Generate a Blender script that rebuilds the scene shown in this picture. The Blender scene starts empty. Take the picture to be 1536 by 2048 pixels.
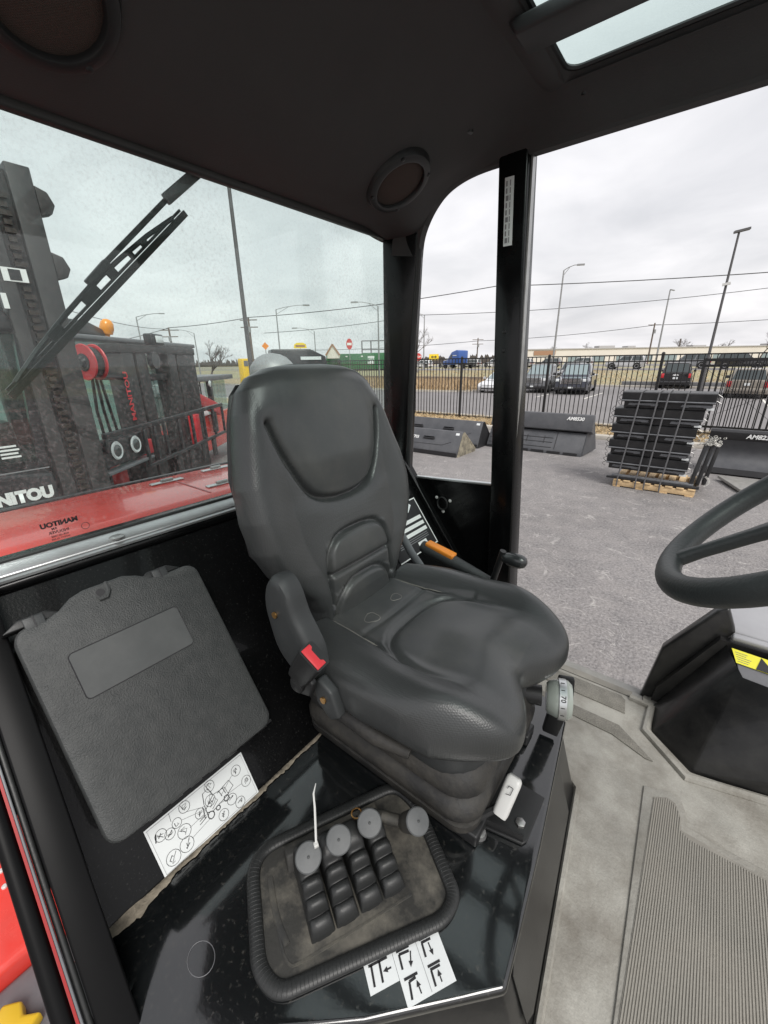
import bpy, math, random
from math import sin, cos, pi, radians, hypot, exp, atan2, sqrt
from mathutils import Vector, Matrix
random.seed(7)
S = bpy.context.scene
C = S.collection

# ------------------------------------------------------------------ camera
CAM_Z = 2.30
yaw, pitch, roll = radians(38.3), radians(20.35), radians(-0.93)
fh = Vector((-sin(yaw), cos(yaw), 0)); rt = Vector((cos(yaw), sin(yaw), 0)); upv = Vector((0, 0, 1))
fw = fh*cos(pitch) - upv*sin(pitch); cu = fh*sin(pitch) + upv*cos(pitch)
r2 = rt*cos(roll) + cu*sin(roll); u2 = -rt*sin(roll) + cu*cos(roll)
cd = bpy.data.cameras.new('camera'); cam = bpy.data.objects.new('camera', cd); C.objects.link(cam)
cd.sensor_fit = 'VERTICAL'; cd.sensor_height = 36.0; cd.lens = 36*810/2048
cd.clip_start = 0.02; cd.clip_end = 3000
cam.matrix_world = Matrix(((r2.x, u2.x, -fw.x, 0), (r2.y, u2.y, -fw.y, 0), (r2.z, u2.z, -fw.z, CAM_Z), (0, 0, 0, 1)))
S.camera = cam

# ------------------------------------------------------------------ sky and sun (overcast noon)
SUN_EL, SUN_AZ = radians(50), radians(118)      # azimuth measured clockwise from +Y
W = bpy.data.worlds.new('World'); S.world = W; W.use_nodes = True
nt = W.node_tree; nt.nodes.clear(); N = nt.nodes.new; L = nt.links.new
out = N('ShaderNodeOutputWorld'); bg = N('ShaderNodeBackground'); L(bg.outputs[0], out.inputs[0])
sky = N('ShaderNodeTexSky'); sky.sky_type = 'NISHITA'; sky.sun_disc = False
sky.sun_elevation = SUN_EL; sky.sun_rotation = SUN_AZ; sky.dust_density = 4; sky.air_density = 1.5
tc = N('ShaderNodeTexCoord')
sep = N('ShaderNodeSeparateXYZ'); L(tc.outputs['Generated'], sep.inputs[0])
zz = N('ShaderNodeMath'); zz.operation = 'MAXIMUM'; L(sep.outputs['Z'], zz.inputs[0]); zz.inputs[1].default_value = 0.0
za = N('ShaderNodeMath'); za.operation = 'ADD'; L(zz.outputs[0], za.inputs[0]); za.inputs[1].default_value = 0.22
dv = N('ShaderNodeVectorMath'); dv.operation = 'DIVIDE'; L(tc.outputs['Generated'], dv.inputs[0])
cmb = N('ShaderNodeCombineXYZ')
for i in range(3): L(za.outputs[0], cmb.inputs[i])
L(cmb.outputs[0], dv.inputs[1])
n1 = N('ShaderNodeTexNoise'); n1.inputs['Scale'].default_value = 1.5; n1.inputs['Detail'].default_value = 6; n1.inputs['Roughness'].default_value = .52
n1.inputs['Distortion'].default_value = .35
L(dv.outputs[0], n1.inputs['Vector'])
cr = N('ShaderNodeValToRGB'); L(n1.outputs[0], cr.inputs[0])
cr.color_ramp.elements[0].position = .30; cr.color_ramp.elements[0].color = (.72, .72, .75, 1)
cr.color_ramp.elements[1].position = .68; cr.color_ramp.elements[1].color = (1.02, 1.0, 1.02, 1)
scl = N('ShaderNodeVectorMath'); scl.operation = 'SCALE'; L(sky.outputs[0], scl.inputs[0]); scl.inputs['Scale'].default_value = .09
mx = N('ShaderNodeMixRGB'); mx.inputs[0].default_value = .12; L(cr.outputs[0], mx.inputs[1]); L(scl.outputs[0], mx.inputs[2])
L(mx.outputs[0], bg.inputs[0]); bg.inputs[1].default_value = 0.595
sd = bpy.data.lights.new('sun', 'SUN'); sd.energy = 1.5; sd.angle = radians(30); sd.color = (1, .97, .93)
sun = bpy.data.objects.new('sun', sd); C.objects.link(sun)
sun_dir = Vector((sin(SUN_AZ)*cos(SUN_EL), cos(SUN_AZ)*cos(SUN_EL), sin(SUN_EL)))
sun.rotation_euler = sun_dir.to_track_quat('Z', 'Y').to_euler()
S.view_settings.view_transform = 'Standard'; S.view_settings.look = 'None'
S.view_settings.exposure = 0.92; S.view_settings.gamma = 1.0; S.view_settings.use_curve_mapping = False
S.cycles.max_bounces = 8; S.cycles.transparent_max_bounces = 16; S.cycles.diffuse_bounces = 5
S.cycles.caustics_reflective = False; S.cycles.caustics_refractive = False

# ------------------------------------------------------------------ materials
MATS = {}
def mat(name, col, rough=.5, metal=0, var=0, vscale=6, bump=0, bscale=60, dust=0, dcol=(.32, .29, .24), dscale=5,
        dsharp=.18, coat=0, spec=.5, bdist=.004, weave=0, wscale=600, cells=0, cscale=210, rvar=0, speck=0, sscale=80, dcen=.52):
    m = bpy.data.materials.new(name); m.use_nodes = True; MATS[name] = m
    t = m.node_tree; b = t.nodes['Principled BSDF']
    b.inputs['Roughness'].default_value = rough; b.inputs['Metallic'].default_value = metal
    b.inputs['Coat Weight'].default_value = coat; b.inputs['Coat Roughness'].default_value = .06
    b.inputs['Specular IOR Level'].default_value = spec
    tcn = t.nodes.new('ShaderNodeTexCoord'); V = tcn.outputs['Object']
    base = t.nodes.new('ShaderNodeRGB'); base.outputs[0].default_value = (*col, 1); cs = base.outputs[0]
    def noise(sc, det=5, ro=.6):
        n = t.nodes.new('ShaderNodeTexNoise'); n.inputs['Scale'].default_value = sc; n.inputs['Detail'].default_value = det
        n.inputs['Roughness'].default_value = ro; t.links.new(V, n.inputs['Vector']); return n.outputs[0]
    if var:
        mr = t.nodes.new('ShaderNodeMapRange'); mr.inputs[1].default_value = .3; mr.inputs[2].default_value = .7
        mr.inputs[3].default_value = 1-var; mr.inputs[4].default_value = 1+var; t.links.new(noise(vscale), mr.inputs[0])
        vm = t.nodes.new('ShaderNodeVectorMath'); vm.operation = 'SCALE'; t.links.new(cs, vm.inputs[0]); t.links.new(mr.outputs[0], vm.inputs['Scale']); cs = vm.outputs[0]
    if speck:
        sr = t.nodes.new('ShaderNodeMapRange'); sr.inputs[1].default_value = .32; sr.inputs[2].default_value = .68
        sr.inputs[3].default_value = 1-speck; sr.inputs[4].default_value = 1+speck; t.links.new(noise(sscale, 3, .7), sr.inputs[0])
        sv = t.nodes.new('ShaderNodeVectorMath'); sv.operation = 'SCALE'; t.links.new(cs, sv.inputs[0]); t.links.new(sr.outputs[0], sv.inputs['Scale']); cs = sv.outputs[0]
    if dust:
        r = t.nodes.new('ShaderNodeMapRange'); r.inputs[1].default_value = dcen-dsharp*.5; r.inputs[2].default_value = dcen+dsharp
        r.inputs[3].default_value = 0; r.inputs[4].default_value = dust; t.links.new(noise(dscale, 9, .68), r.inputs[0])
        mm = t.nodes.new('ShaderNodeMixRGB'); t.links.new(r.outputs[0], mm.inputs[0]); t.links.new(cs, mm.inputs[1]); mm.inputs[2].default_value = (*dcol, 1); cs = mm.outputs[0]
        rr = t.nodes.new('ShaderNodeMapRange'); rr.inputs[3].default_value = rough; rr.inputs[4].default_value = .85
        t.links.new(r.outputs[0], rr.inputs[0]); t.links.new(rr.outputs[0], b.inputs['Roughness'])
    elif rvar:
        rr = t.nodes.new('ShaderNodeMapRange'); rr.inputs[1].default_value = .3; rr.inputs[2].default_value = .7
        rr.inputs[3].default_value = max(.03, rough-rvar); rr.inputs[4].default_value = rough+rvar
        t.links.new(noise(9), rr.inputs[0]); t.links.new(rr.outputs[0], b.inputs['Roughness'])
    t.links.new(cs, b.inputs['Base Color'])
    hgt = None
    if bump: hgt = noise(bscale, 3, .55)
    if weave:
        s = t.nodes.new('ShaderNodeSeparateXYZ'); t.links.new(V, s.inputs[0])
        def wv(sock):
            a = t.nodes.new('ShaderNodeMath'); a.operation = 'MULTIPLY'; t.links.new(sock, a.inputs[0]); a.inputs[1].default_value = wscale
            q = t.nodes.new('ShaderNodeMath'); q.operation = 'SINE'; t.links.new(a.outputs[0], q.inputs[0]); return q.outputs[0]
        ad = t.nodes.new('ShaderNodeMath'); ad.operation = 'ADD'; t.links.new(s.outputs['X'], ad.inputs[0]); t.links.new(s.outputs['Z'], ad.inputs[1])
        mu = t.nodes.new('ShaderNodeMath'); mu.operation = 'MULTIPLY'; t.links.new(wv(ad.outputs[0]), mu.inputs[0]); t.links.new(wv(s.outputs['Y']), mu.inputs[1])
        hgt = mu.outputs[0]; bump = weave
    if cells:
        vo = t.nodes.new('ShaderNodeTexVoronoi'); vo.inputs['Scale'].default_value = cscale; vo.inputs['Randomness'].default_value = .3; t.links.new(V, vo.inputs['Vector'])
        hgt = vo.outputs['Distance']; bump = cells
    if hgt is not None:
        bp = t.nodes.new('ShaderNodeBump'); bp.inputs['Strength'].default_value = bump; bp.inputs['Distance'].default_value = bdist
        t.links.new(hgt, bp.inputs['Height']); t.links.new(bp.outputs[0], b.inputs['Normal'])
    return m

def glass(name, tint, dirt=.03, specks=0., gloss=.03):
    m = bpy.data.materials.new(name); m.use_nodes = True; MATS[name] = m
    t = m.node_tree; t.nodes.clear(); n = t.nodes.new; l = t.links.new
    o = n('ShaderNodeOutputMaterial'); tr = n('ShaderNodeBsdfTransparent'); tr.inputs[0].default_value = (*tint, 1)
    gl = n('ShaderNodeBsdfGlossy'); gl.inputs['Roughness'].default_value = .02
    lw = n('ShaderNodeLayerWeight'); lw.inputs[0].default_value = .5
    pw = n('ShaderNodeMath'); pw.operation = 'POWER'; l(lw.outputs['Facing'], pw.inputs[0]); pw.inputs[1].default_value = 4.0
    fr = n('ShaderNodeMath'); fr.operation = 'MULTIPLY_ADD'; l(pw.outputs[0], fr.inputs[0]); fr.inputs[1].default_value = .75; fr.inputs[2].default_value = gloss
    m1 = n('ShaderNodeMixShader'); l(fr.outputs[0], m1.inputs[0]); l(tr.outputs[0], m1.inputs[1]); l(gl.outputs[0], m1.inputs[2])
    df = n('ShaderNodeBsdfTranslucent'); df.inputs[0].default_value = (.78, .80, .79, 1)
    tcn = n('ShaderNodeTexCoord')
    a = n('ShaderNodeTexNoise'); a.inputs['Scale'].default_value = 150; a.inputs['Detail'].default_value = 4; a.inputs['Roughness'].default_value = .75
    l(tcn.outputs['Object'], a.inputs['Vector'])
    r = n('ShaderNodeMapRange'); r.inputs[1].default_value = .5; r.inputs[2].default_value = .78; r.inputs[3].default_value = dirt; r.inputs[4].default_value = dirt+specks
    l(a.outputs[0], r.inputs[0])
    b2 = n('ShaderNodeTexNoise'); b2.inputs['Scale'].default_value = 4; b2.inputs['Detail'].default_value = 6
    l(tcn.outputs['Object'], b2.inputs['Vector'])
    r3 = n('ShaderNodeMapRange'); r3.inputs[1].default_value = .35; r3.inputs[2].default_value = .65; r3.inputs[3].default_value = .4; r3.inputs[4].default_value = 1.3
    l(b2.outputs[0], r3.inputs[0])
    mu = n('ShaderNodeMath'); mu.operation = 'MULTIPLY'; l(r.outputs[0], mu.inputs[0]); l(r3.outputs[0], mu.inputs[1])
    m2 = n('ShaderNodeMixShader'); l(mu.outputs[0], m2.inputs[0]); l(m1.outputs[0], m2.inputs[1]); l(df.outputs[0], m2.inputs[2])
    l(m2.outputs[0], o.inputs[0]); return m

mat('black_paint', (.003, .0032, .0034), .24, spec=.3, coat=.08, rvar=.08, bump=.06, bscale=25, bdist=.002)
mat('frame_black', (.004, .004, .0043), .4, spec=.14, var=.2)
mat('dust_mark', (.21, .20, .18), .9)
mat('black_paint_dusty', (.010, .011, .011), .26, dust=.5, dscale=7, dsharp=.22, dcol=(.16, .15, .125), bump=.25, bscale=140, bdist=.0015, coat=.3)
mat('deck_paint', (.006, .007, .0075), .11, dust=.20, dscale=120, dsharp=.08, dcen=.605, dcol=(.15, .14, .12), bump=.10, bscale=60, bdist=.001, coat=.7, spec=.8)
mat('wall_paint', (.003, .0032, .0034), .3, spec=.16, dust=.22, dscale=230, dsharp=.08, dcen=.635, dcol=(.22, .22, .21), bump=.3, bscale=220, bdist=.0012, coat=.2)
mat('dirt', (.23, .20, .155), .95, var=.4, vscale=60, bump=.8, bscale=120)
mat('box_plastic', (.038, .041, .041), .50, var=.14, vscale=6, bump=.8, bscale=430, bdist=.0018, dust=.16, dscale=40, dsharp=.3, dcol=(.22, .22, .21))
mat('box_smooth', (.060, .064, .064), .5, var=.10, vscale=14, dust=.10, dscale=12, dcol=(.25, .25, .24))
mat('matte_plastic', (.036, .039, .040), .5, var=.15, bump=.25, bscale=400, bdist=.001)
mat('dark_plastic', (.014, .0145, .015), .42, bump=.15, bscale=300, bdist=.001)
mat('seat_vinyl', (.043, .0455, .0457), .31, var=.12, vscale=7, cells=.34, cscale=340, bdist=.0010, spec=.6)
mat('seat_fine', (.052, .055, .0555), .30, var=.10, vscale=5, bump=.12, bscale=900, bdist=.0006, dust=.10, dscale=9, dcol=(.26, .24, .2))
mat('rubber', (.020, .021, .021), .45, var=.15, bump=.3, bscale=200, bdist=.001)
mat('rubber_dusty', (.030, .030, .029), .66, var=.2, dust=.75, dscale=9, dsharp=.2, dcol=(.17, .155, .12), bump=.3, bscale=160, bdist=.0015)
mat('plate_dusty', (.032, .031, .028), .6, var=.2, dust=.9, dscale=10, dsharp=.14, dcol=(.165, .152, .125), bump=.4, bscale=120, bdist=.0015)
mat('boot_dusty', (.020, .0198, .0195), .6, var=.2, dust=.45, dscale=14, dsharp=.22, dcol=(.13, .118, .095), bump=.5, bscale=120, bdist=.002)
mat('knob', (.095, .10, .102), .52, var=.15, vscale=30, bump=.15, bscale=300, bdist=.001)
mat('liner', (.042, .0405, .0405), .8, var=.14, vscale=3, bump=.5, bscale=330, bdist=.0012)
mat('grille_cloth', (.050, .035, .029), .9, weave=.5, wscale=1500, bdist=.001)
mat('floor_rubber', (.345, .335, .30), .70, var=.18, vscale=9, dust=.85, dscale=7, dsharp=.22, dcol=(.135, .118, .095), bump=.6, bscale=170, bdist=.002, speck=.08, sscale=260)
mat('mat_rib', (.30, .288, .255), .75, var=.22, vscale=6, dust=.7, dscale=6, dsharp=.3, dcol=(.16, .14, .115), bump=.3, bscale=150)
mat('mat_groove', (.235, .222, .195), .85, var=.3, vscale=9)
mat('grip_rubber', (.20, .19, .165), .8, var=.2, vscale=20, bump=1, bscale=220, bdist=.003, speck=.3, sscale=300)
mat('sill_metal', (.27, .265, .25), .5, var=.2, vscale=12, bump=.2, bscale=80, dust=.4, dcol=(.2, .19, .16))
mat('alu', (.62, .64, .64), .3, metal=.85, var=.1, vscale=12)
mat('steel', (.42, .42, .41), .38, metal=.9, var=.2, vscale=20)
mat('brass', (.50, .28, .10), .35, metal=.9)
mat('white_plastic', (.62, .62, .60), .35, var=.06)
mat('clear_dial', (.36, .40, .36), .15, coat=.6)
mat('red_plastic', (.62, .035, .045), .35)
mat('red_paint', (.78, .055, .042), .22, var=.10, vscale=5, coat=.5, dust=.25, dscale=6, dcol=(.55, .30, .26), dsharp=.4)
mat('red_dark', (.34, .014, .014), .35, var=.1)
mat('yellow_paint', (.75, .48, .03), .4)
mat('yellow_label', (.72, .68, .05), .5)
mat('orange', (.80, .26, .03), .4)
mat('orange_lens', (.85, .30, .02), .2, coat=.5)
mat('paper', (.72, .75, .75), .55, var=.04)
mat('ink', (.02, .02, .022), .6)
mat('ink_grey', (.22, .22, .23), .6)
mat('white_print', (.80, .81, .80), .5)
mat('gloss_knob', (.03, .032, .033), .25, coat=.3)
mat('wheel_rubber', (.034, .039, .039), .44, var=.1, bump=.5, bscale=260, bdist=.0012)
mat('cowl', (.011, .0112, .0115), .33, var=.2, vscale=8, dust=.07, dscale=16, dcol=(.2, .19, .17), bump=.12, bscale=200, bdist=.001, coat=.15)
mat('cowl_grey', (.15, .15, .16), .4, var=.08, dust=.2, dscale=11, dcol=(.3, .3, .3))
mat('fender_grey_lit', (.36, .36, .375), .4, var=.08, dust=.2, dscale=11, dcol=(.5, .5, .5))  # lighter copy of cowl_grey: strong light on fender top and ledge painted in
mat('mast_steel', (.024, .023, .024), .5, var=.25, vscale=8, dust=.35, dscale=9, dcol=(.11, .10, .095), dsharp=.35)
mat('grease', (.028, .020, .015), .45, var=.4, vscale=30, bump=.6, bscale=60)
mat('machine_black', (.020, .021, .023), .35, var=.15, coat=.2)
mat('lamp_glass', (.75, .78, .78), .12, coat=.5)
mat('lamp_dark', (.12, .13, .13), .1, metal=.6)
glass('rear_glass', (.895, .952, .932), .018, .24)
glass('hatch_glass', (.88, .95, .935), .02, .05)
glass('machine_glass', (.80, .92, .885), .10, .06, .07)  # milky value here stands in for pale sky in the panes
# outdoors
mat('asphalt', (.208, .198, .196), .9, var=.20, vscale=.35, bump=1, bscale=38, bdist=.02, dust=.5, dscale=3.0, dsharp=.25, dcol=(.36, .335, .32), speck=.42, sscale=34)
def scuffs(name, scale, width, amount, col):       # thin curling pale scrapes laid over a ground colour
    t = MATS[name].node_tree; b = t.nodes['Principled BSDF']; src = b.inputs['Base Color'].links[0].from_socket
    tcn = t.nodes.new('ShaderNodeTexCoord'); prev = src
    for k, sc_ in enumerate((scale, scale*1.9)):
        n = t.nodes.new('ShaderNodeTexNoise'); n.inputs['Scale'].default_value = sc_; n.inputs['Detail'].default_value = 2.5; n.inputs['Distortion'].default_value = 1.6
        mp = t.nodes.new('ShaderNodeMapping'); mp.inputs['Location'].default_value = (7*k, 3*k, 0); t.links.new(tcn.outputs['Object'], mp.inputs[0]); t.links.new(mp.outputs[0], n.inputs['Vector'])
        s = t.nodes.new('ShaderNodeMath'); s.operation = 'SUBTRACT'; t.links.new(n.outputs[0], s.inputs[0]); s.inputs[1].default_value = .5
        a = t.nodes.new('ShaderNodeMath'); a.operation = 'ABSOLUTE'; t.links.new(s.outputs[0], a.inputs[0])
        r = t.nodes.new('ShaderNodeMapRange'); r.inputs[1].default_value = 0; r.inputs[2].default_value = width; r.inputs[3].default_value = amount; r.inputs[4].default_value = 0; t.links.new(a.outputs[0], r.inputs[0])
        m2 = t.nodes.new('ShaderNodeTexNoise'); m2.inputs['Scale'].default_value = sc_*1.7; t.links.new(mp.outputs[0], m2.inputs['Vector'])
        r2_ = t.nodes.new('ShaderNodeMapRange'); r2_.inputs[1].default_value = .48; r2_.inputs[2].default_value = .6; t.links.new(m2.outputs[0], r2_.inputs[0])
        mu = t.nodes.new('ShaderNodeMath'); mu.operation = 'MULTIPLY'; t.links.new(r.outputs[0], mu.inputs[0]); t.links.new(r2_.outputs[0], mu.inputs[1])
        mm = t.nodes.new('ShaderNodeMixRGB'); t.links.new(mu.outputs[0], mm.inputs[0]); t.links.new(prev, mm.inputs[1]); mm.inputs[2].default_value = (*col, 1); prev = mm.outputs[0]
    t.links.new(prev, b.inputs['Base Color'])
scuffs('asphalt', 1.5, .012, .55, (.50, .48, .455))
mat('asphalt_lot', (.21, .20, .20), .9, var=.12, vscale=.2, bump=.4, bscale=30, bdist=.01)
mat('concrete', (.46, .43, .38), .85, var=.15, vscale=2, bump=.3, bscale=30)
mat('dry_ground', (.34, .27, .17), .95, var=.3, vscale=1.2, bump=.8, bscale=10, bdist=.05)
mat('field', (.33, .285, .19), .95, var=.25, vscale=.12, dust=.7, dscale=.12, dcol=(.20, .23, .09), dsharp=.25)
mat('straw', (.50, .38, .22), .9, var=.3, vscale=3)
mat('reed', (.42, .31, .19), .9, var=.3, vscale=3)
mat('stone', (.40, .34, .26), .9, var=.35, vscale=4)
mat('line_paint', (.72, .70, .64), .7, var=.15, vscale=5)
mat('fence_black', (.010, .010, .011), .4)
mat('bucket_grey', (.075, .078, .086), .45, var=.15, vscale=3, dust=.25, dscale=3, dcol=(.17, .165, .16), dsharp=.25)
mat('bucket_dark', (.020, .020, .022), .5, var=.2, vscale=4)
mat('bucket_blade', (.30, .27, .20), .6, var=.3, vscale=8, dust=.7, dscale=7, dcol=(.05, .045, .04), dsharp=.12)
mat('attach_black', (.016, .0165, .018), .38, var=.25, vscale=4, dust=.15, dscale=4, dcol=(.09, .085, .08))
mat('attach_edge', (.15, .155, .165), .45, var=.2, vscale=6)
mat('strap', (.12, .12, .125), .5)
mat('wood', (.60, .43, .24), .8, var=.25, vscale=9, bump=.3, bscale=40)
mat('chain_zinc', (.55, .54, .50), .4, metal=.5)
mat('galv', (.30, .305, .31), .5, metal=.3, var=.1)
mat('pole_dark', (.09, .088, .09), .55)
mat('pole_wood', (.15, .12, .10), .9)
mat('wire', (.06, .06, .065), .7)
mat('bark', (.12, .105, .095), .95)
mat('wall_beige', (.70, .66, .59), .9, var=.06, vscale=.2)
mat('roof_trim', (.42, .41, .40), .8)
mat('brown_sign', (.35, .20, .12), .7)
mat('car_white', (.78, .79, .80), .25, coat=.8)
mat('car_silver', (.46, .46, .46), .25, metal=.4, coat=.8)
mat('car_navy', (.05, .055, .075), .2, coat=.9)
mat('car_black', (.014, .014, .016), .2, coat=.9)
mat('car_grey', (.16, .165, .175), .25, coat=.8)
mat('car_bronze', (.30, .27, .23), .25, metal=.3, coat=.8)
mat('car_glass', (.045, .058, .06), .06, coat=.5)
mat('car_glass_pale', (.24, .30, .31), .08, coat=.5)
mat('tyre', (.018, .018, .018), .85, bump=.4, bscale=60)
mat('rim', (.40, .40, .41), .35, metal=.7)
mat('chrome', (.72, .73, .74), .15, metal=.9)
mat('tail_red', (.55, .02, .03), .25, coat=.5)
mat('truck_blue', (.022, .085, .32), .3, coat=.6)
mat('container_green', (.030, .16, .060), .5, var=.1)
mat('sign_red', (.55, .05, .04), .5)
mat('sign_yellow', (.85, .62, .03), .5)
# ------------------------------------------------------------------ helpers
ORG = {}
def setp(o, label=None, cat=None, group=None, kind=None):
    if label: o['label'] = label
    if cat: o['category'] = cat
    if group: o['group'] = group
    if kind: o['kind'] = kind
    return o
def thing(name, label, cat, loc=(0, 0, 0), group=None, rotz=0):
    o = bpy.data.objects.new(name, None); C.objects.link(o); o.empty_display_size = .05
    o.location = loc; o.rotation_euler = (0, 0, rotz); ORG[o.name] = Vector(loc)
    return setp(o, label, cat, group)
def local(o):            # parts of o are written in o's own coordinates
    ORG[o.name] = Vector((0, 0, 0)); return o
def basis(d, hint=(0, 0, 1)):
    d = Vector(d).normalized(); h = Vector(hint)
    if abs(d.dot(h)) > .97: h = Vector((1, 0, 0))
    a = d.cross(h).normalized(); return a, a.cross(d).normalized(), d
class MB:
    def __init__(s): s.v = []; s.f = []
    def add(s, vs, fs):
        b = len(s.v); s.v += [Vector(p) for p in vs]; s.f += [tuple(b+i for i in f) for f in fs]; return s
    def box(s, lo, hi):
        x0, y0, z0 = lo; x1, y1, z1 = hi
        return s.add([(x0,y0,z0),(x1,y0,z0),(x1,y1,z0),(x0,y1,z0),(x0,y0,z1),(x1,y0,z1),(x1,y1,z1),(x0,y1,z1)],
                     [(0,3,2,1),(4,5,6,7),(0,1,5,4),(1,2,6,5),(2,3,7,6),(3,0,4,7)])
    def obox(s, c, ax, ay, az, hx, hy, hz):
        c = Vector(c); ax, ay, az = Vector(ax)*hx, Vector(ay)*hy, Vector(az)*hz
        return s.add([c-ax-ay-az, c+ax-ay-az, c+ax+ay-az, c-ax+ay-az, c-ax-ay+az, c+ax-ay+az, c+ax+ay+az, c-ax+ay+az],
                     [(0,3,2,1),(4,5,6,7),(0,1,5,4),(1,2,6,5),(2,3,7,6),(3,0,4,7)])
    def bar(s, p, q, w, h, hint=(0, 0, 1)):
        p, q = Vector(p), Vector(q); a, b, d = basis(q-p, hint); return s.obox((p+q)/2, a, b, d, w/2, h/2, (q-p).length/2)
    def prism(s, poly, vec):
        n = len(poly); P = [Vector(p) for p in poly]; Q = [p+Vector(vec) for p in P]
        return s.add(P+Q, [tuple(range(n))[::-1], tuple(range(n, 2*n))] + [(i, (i+1) % n, n+(i+1) % n, n+i) for i in range(n)])
    def tube(s, pts, r, n=8, closed=False, caps=True, hint=(0, 0, 1), sq=1.0):
        P = [Vector(p) for p in pts]; m = len(P); rs = r if isinstance(r, (list, tuple)) else [r]*m; vs = []; a0 = None
        for i, p in enumerate(P):
            if closed: d = P[(i+1) % m]-P[i-1]
            else: d = P[min(i+1, m-1)]-P[max(i-1, 0)]
            d.normalize()
            if a0 is None: a, b, _ = basis(d, hint)
            else:
                a = a0-d*a0.dot(d); a.normalize(); b = a.cross(d)
            a0 = a
            for k in range(n):
                t = 2*pi*k/n; vs.append(p+a*(rs[i]*cos(t))+b*(rs[i]*sin(t)*sq))
        fs = [(i*n+k, i*n+(k+1) % n, ((i+1) % m)*n+(k+1) % n, ((i+1) % m)*n+k) for i in range(m if closed else m-1) for k in range(n)]
        if caps and not closed: fs += [tuple(range(n))[::-1], tuple(range((m-1)*n, m*n))]
        return s.add(vs, fs)
    def cyl(s, p, q, r, n=16, r1=None): return s.tube([p, q], [r, r if r1 is None else r1], n)
    def lathe(s, prof, o=(0, 0, 0), axis=(0, 0, 1), n=24, hint=(1, 0, 0)):      # prof: (radius, height)
        a, b, d = basis(axis, hint); o = Vector(o); m = len(prof); vs = []
        for r, h in prof:
            for k in range(n): t = 2*pi*k/n; vs.append(o+d*h+a*(r*cos(t))+b*(r*sin(t)))
        fs = [(i*n+k, i*n+(k+1) % n, (i+1)*n+(k+1) % n, (i+1)*n+k) for i in range(m-1) for k in range(n)]
        return s.add(vs, fs+[tuple(range(n))[::-1], tuple(range((m-1)*n, m*n))])
    def loft(s, rings, caps=True, wrap=True):
        n = len(rings[0]); vs = [p for r in rings for p in r]; m = len(rings)
        fs = [(i*n+k, i*n+(k+1) % n, (i+1)*n+(k+1) % n, (i+1)*n+k) for i in range(m-1) for k in range(n if wrap else n-1)]
        if caps: fs += [tuple(range(n))[::-1], tuple(range((m-1)*n, m*n))]
        return s.add(vs, fs)
    def quad(s, a, b, c, d): return s.add([a, b, c, d], [(0, 1, 2, 3)])
    def build(s, name, m, parent=None, smooth=None, bevel=0, seg=2, kind=None):
        off = ORG.get(parent.name, Vector((0, 0, 0))) if parent else Vector((0, 0, 0))
        me = bpy.data.meshes.new(name); me.from_pydata([tuple(v-off) for v in s.v], [], s.f); me.update()
        for mm in (m if isinstance(m, (list, tuple)) else [m]): me.materials.append(MATS[mm])
        o = bpy.data.objects.new(name, me); C.objects.link(o)
        if parent: o.parent = parent
        ORG[o.name] = off
        me.validate()
        import bmesh
        b = bmesh.new(); b.from_mesh(me); bmesh.ops.recalc_face_normals(b, faces=b.faces)
        if bevel:
            es = [e for e in b.edges if len(e.link_faces) == 2 and e.calc_face_angle(0) > radians(28)]
            bmesh.ops.bevel(b, geom=es, offset=bevel, segments=seg, profile=.5, affect='EDGES', clamp_overlap=True)
        if smooth is None: smooth = 40 if not bevel else 50
        for f in b.faces: f.smooth = True
        for e in b.edges:
            e.smooth = not (len(e.link_faces) == 2 and e.calc_face_angle(0) > radians(smooth))
        b.to_mesh(me); b.free()
        if kind: o['kind'] = kind
        return o
def sheet(name, pts, m, parent=None): return MB().add(pts, [tuple(range(len(pts)))]).build(name, m, parent)
def rrect(w, h, r, n=5):
    out = []
    for cx, cy, a0 in ((w/2-r, h/2-r, 0), (-w/2+r, h/2-r, pi/2), (-w/2+r, -h/2+r, pi), (w/2-r, -h/2+r, 3*pi/2)):
        for k in range(n+1): t = a0+pi/2*k/n; out.append((cx+r*cos(t), cy+r*sin(t)))
    return out
def text(name, body, size, o, ax, ay, m, parent, mirror=False, shear=0, bold=0, depth=0, xscale=1):
    cv = bpy.data.curves.new(name, 'FONT'); cv.body = body; cv.size = size; cv.shear = shear; cv.offset = bold; cv.align_x = 'CENTER'; cv.align_y = 'CENTER'
    cv.resolution_u = 3
    t = bpy.data.objects.new(name, cv); C.objects.link(t)
    dg = bpy.context.evaluated_depsgraph_get(); me = bpy.data.meshes.new_from_object(t.evaluated_get(dg))
    bpy.data.objects.remove(t)
    ax, ay, o = Vector(ax).normalized(), Vector(ay).normalized(), Vector(o)
    off = ORG[parent.name] if parent else Vector((0, 0, 0))
    for v in me.vertices: v.co = o+ax*(v.co.x*xscale*(-1 if mirror else 1))+ay*v.co.y-off
    me.materials.clear(); me.materials.append(MATS[m])
    ob = bpy.data.objects.new(name, me); C.objects.link(ob)
    if parent: ob.parent = parent
    ORG[ob.name] = off
    return ob
def copy_tree(o, parent=None):
    c = o.copy(); C.objects.link(c); c.parent = parent
    for ch in list(o.children): copy_tree(ch, c)
    return c
def lerp(a, b, t): return a+(b-a)*t
def curve(tab, x):
    if x <= tab[0][0]: return tab[0][1]
    for (x0, y0), (x1, y1) in zip(tab, tab[1:]):
        if x <= x1:
            t = (x-x0)/(x1-x0); return lerp(y0, y1, t*t*(3-2*t))
    return tab[-1][1]
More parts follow.
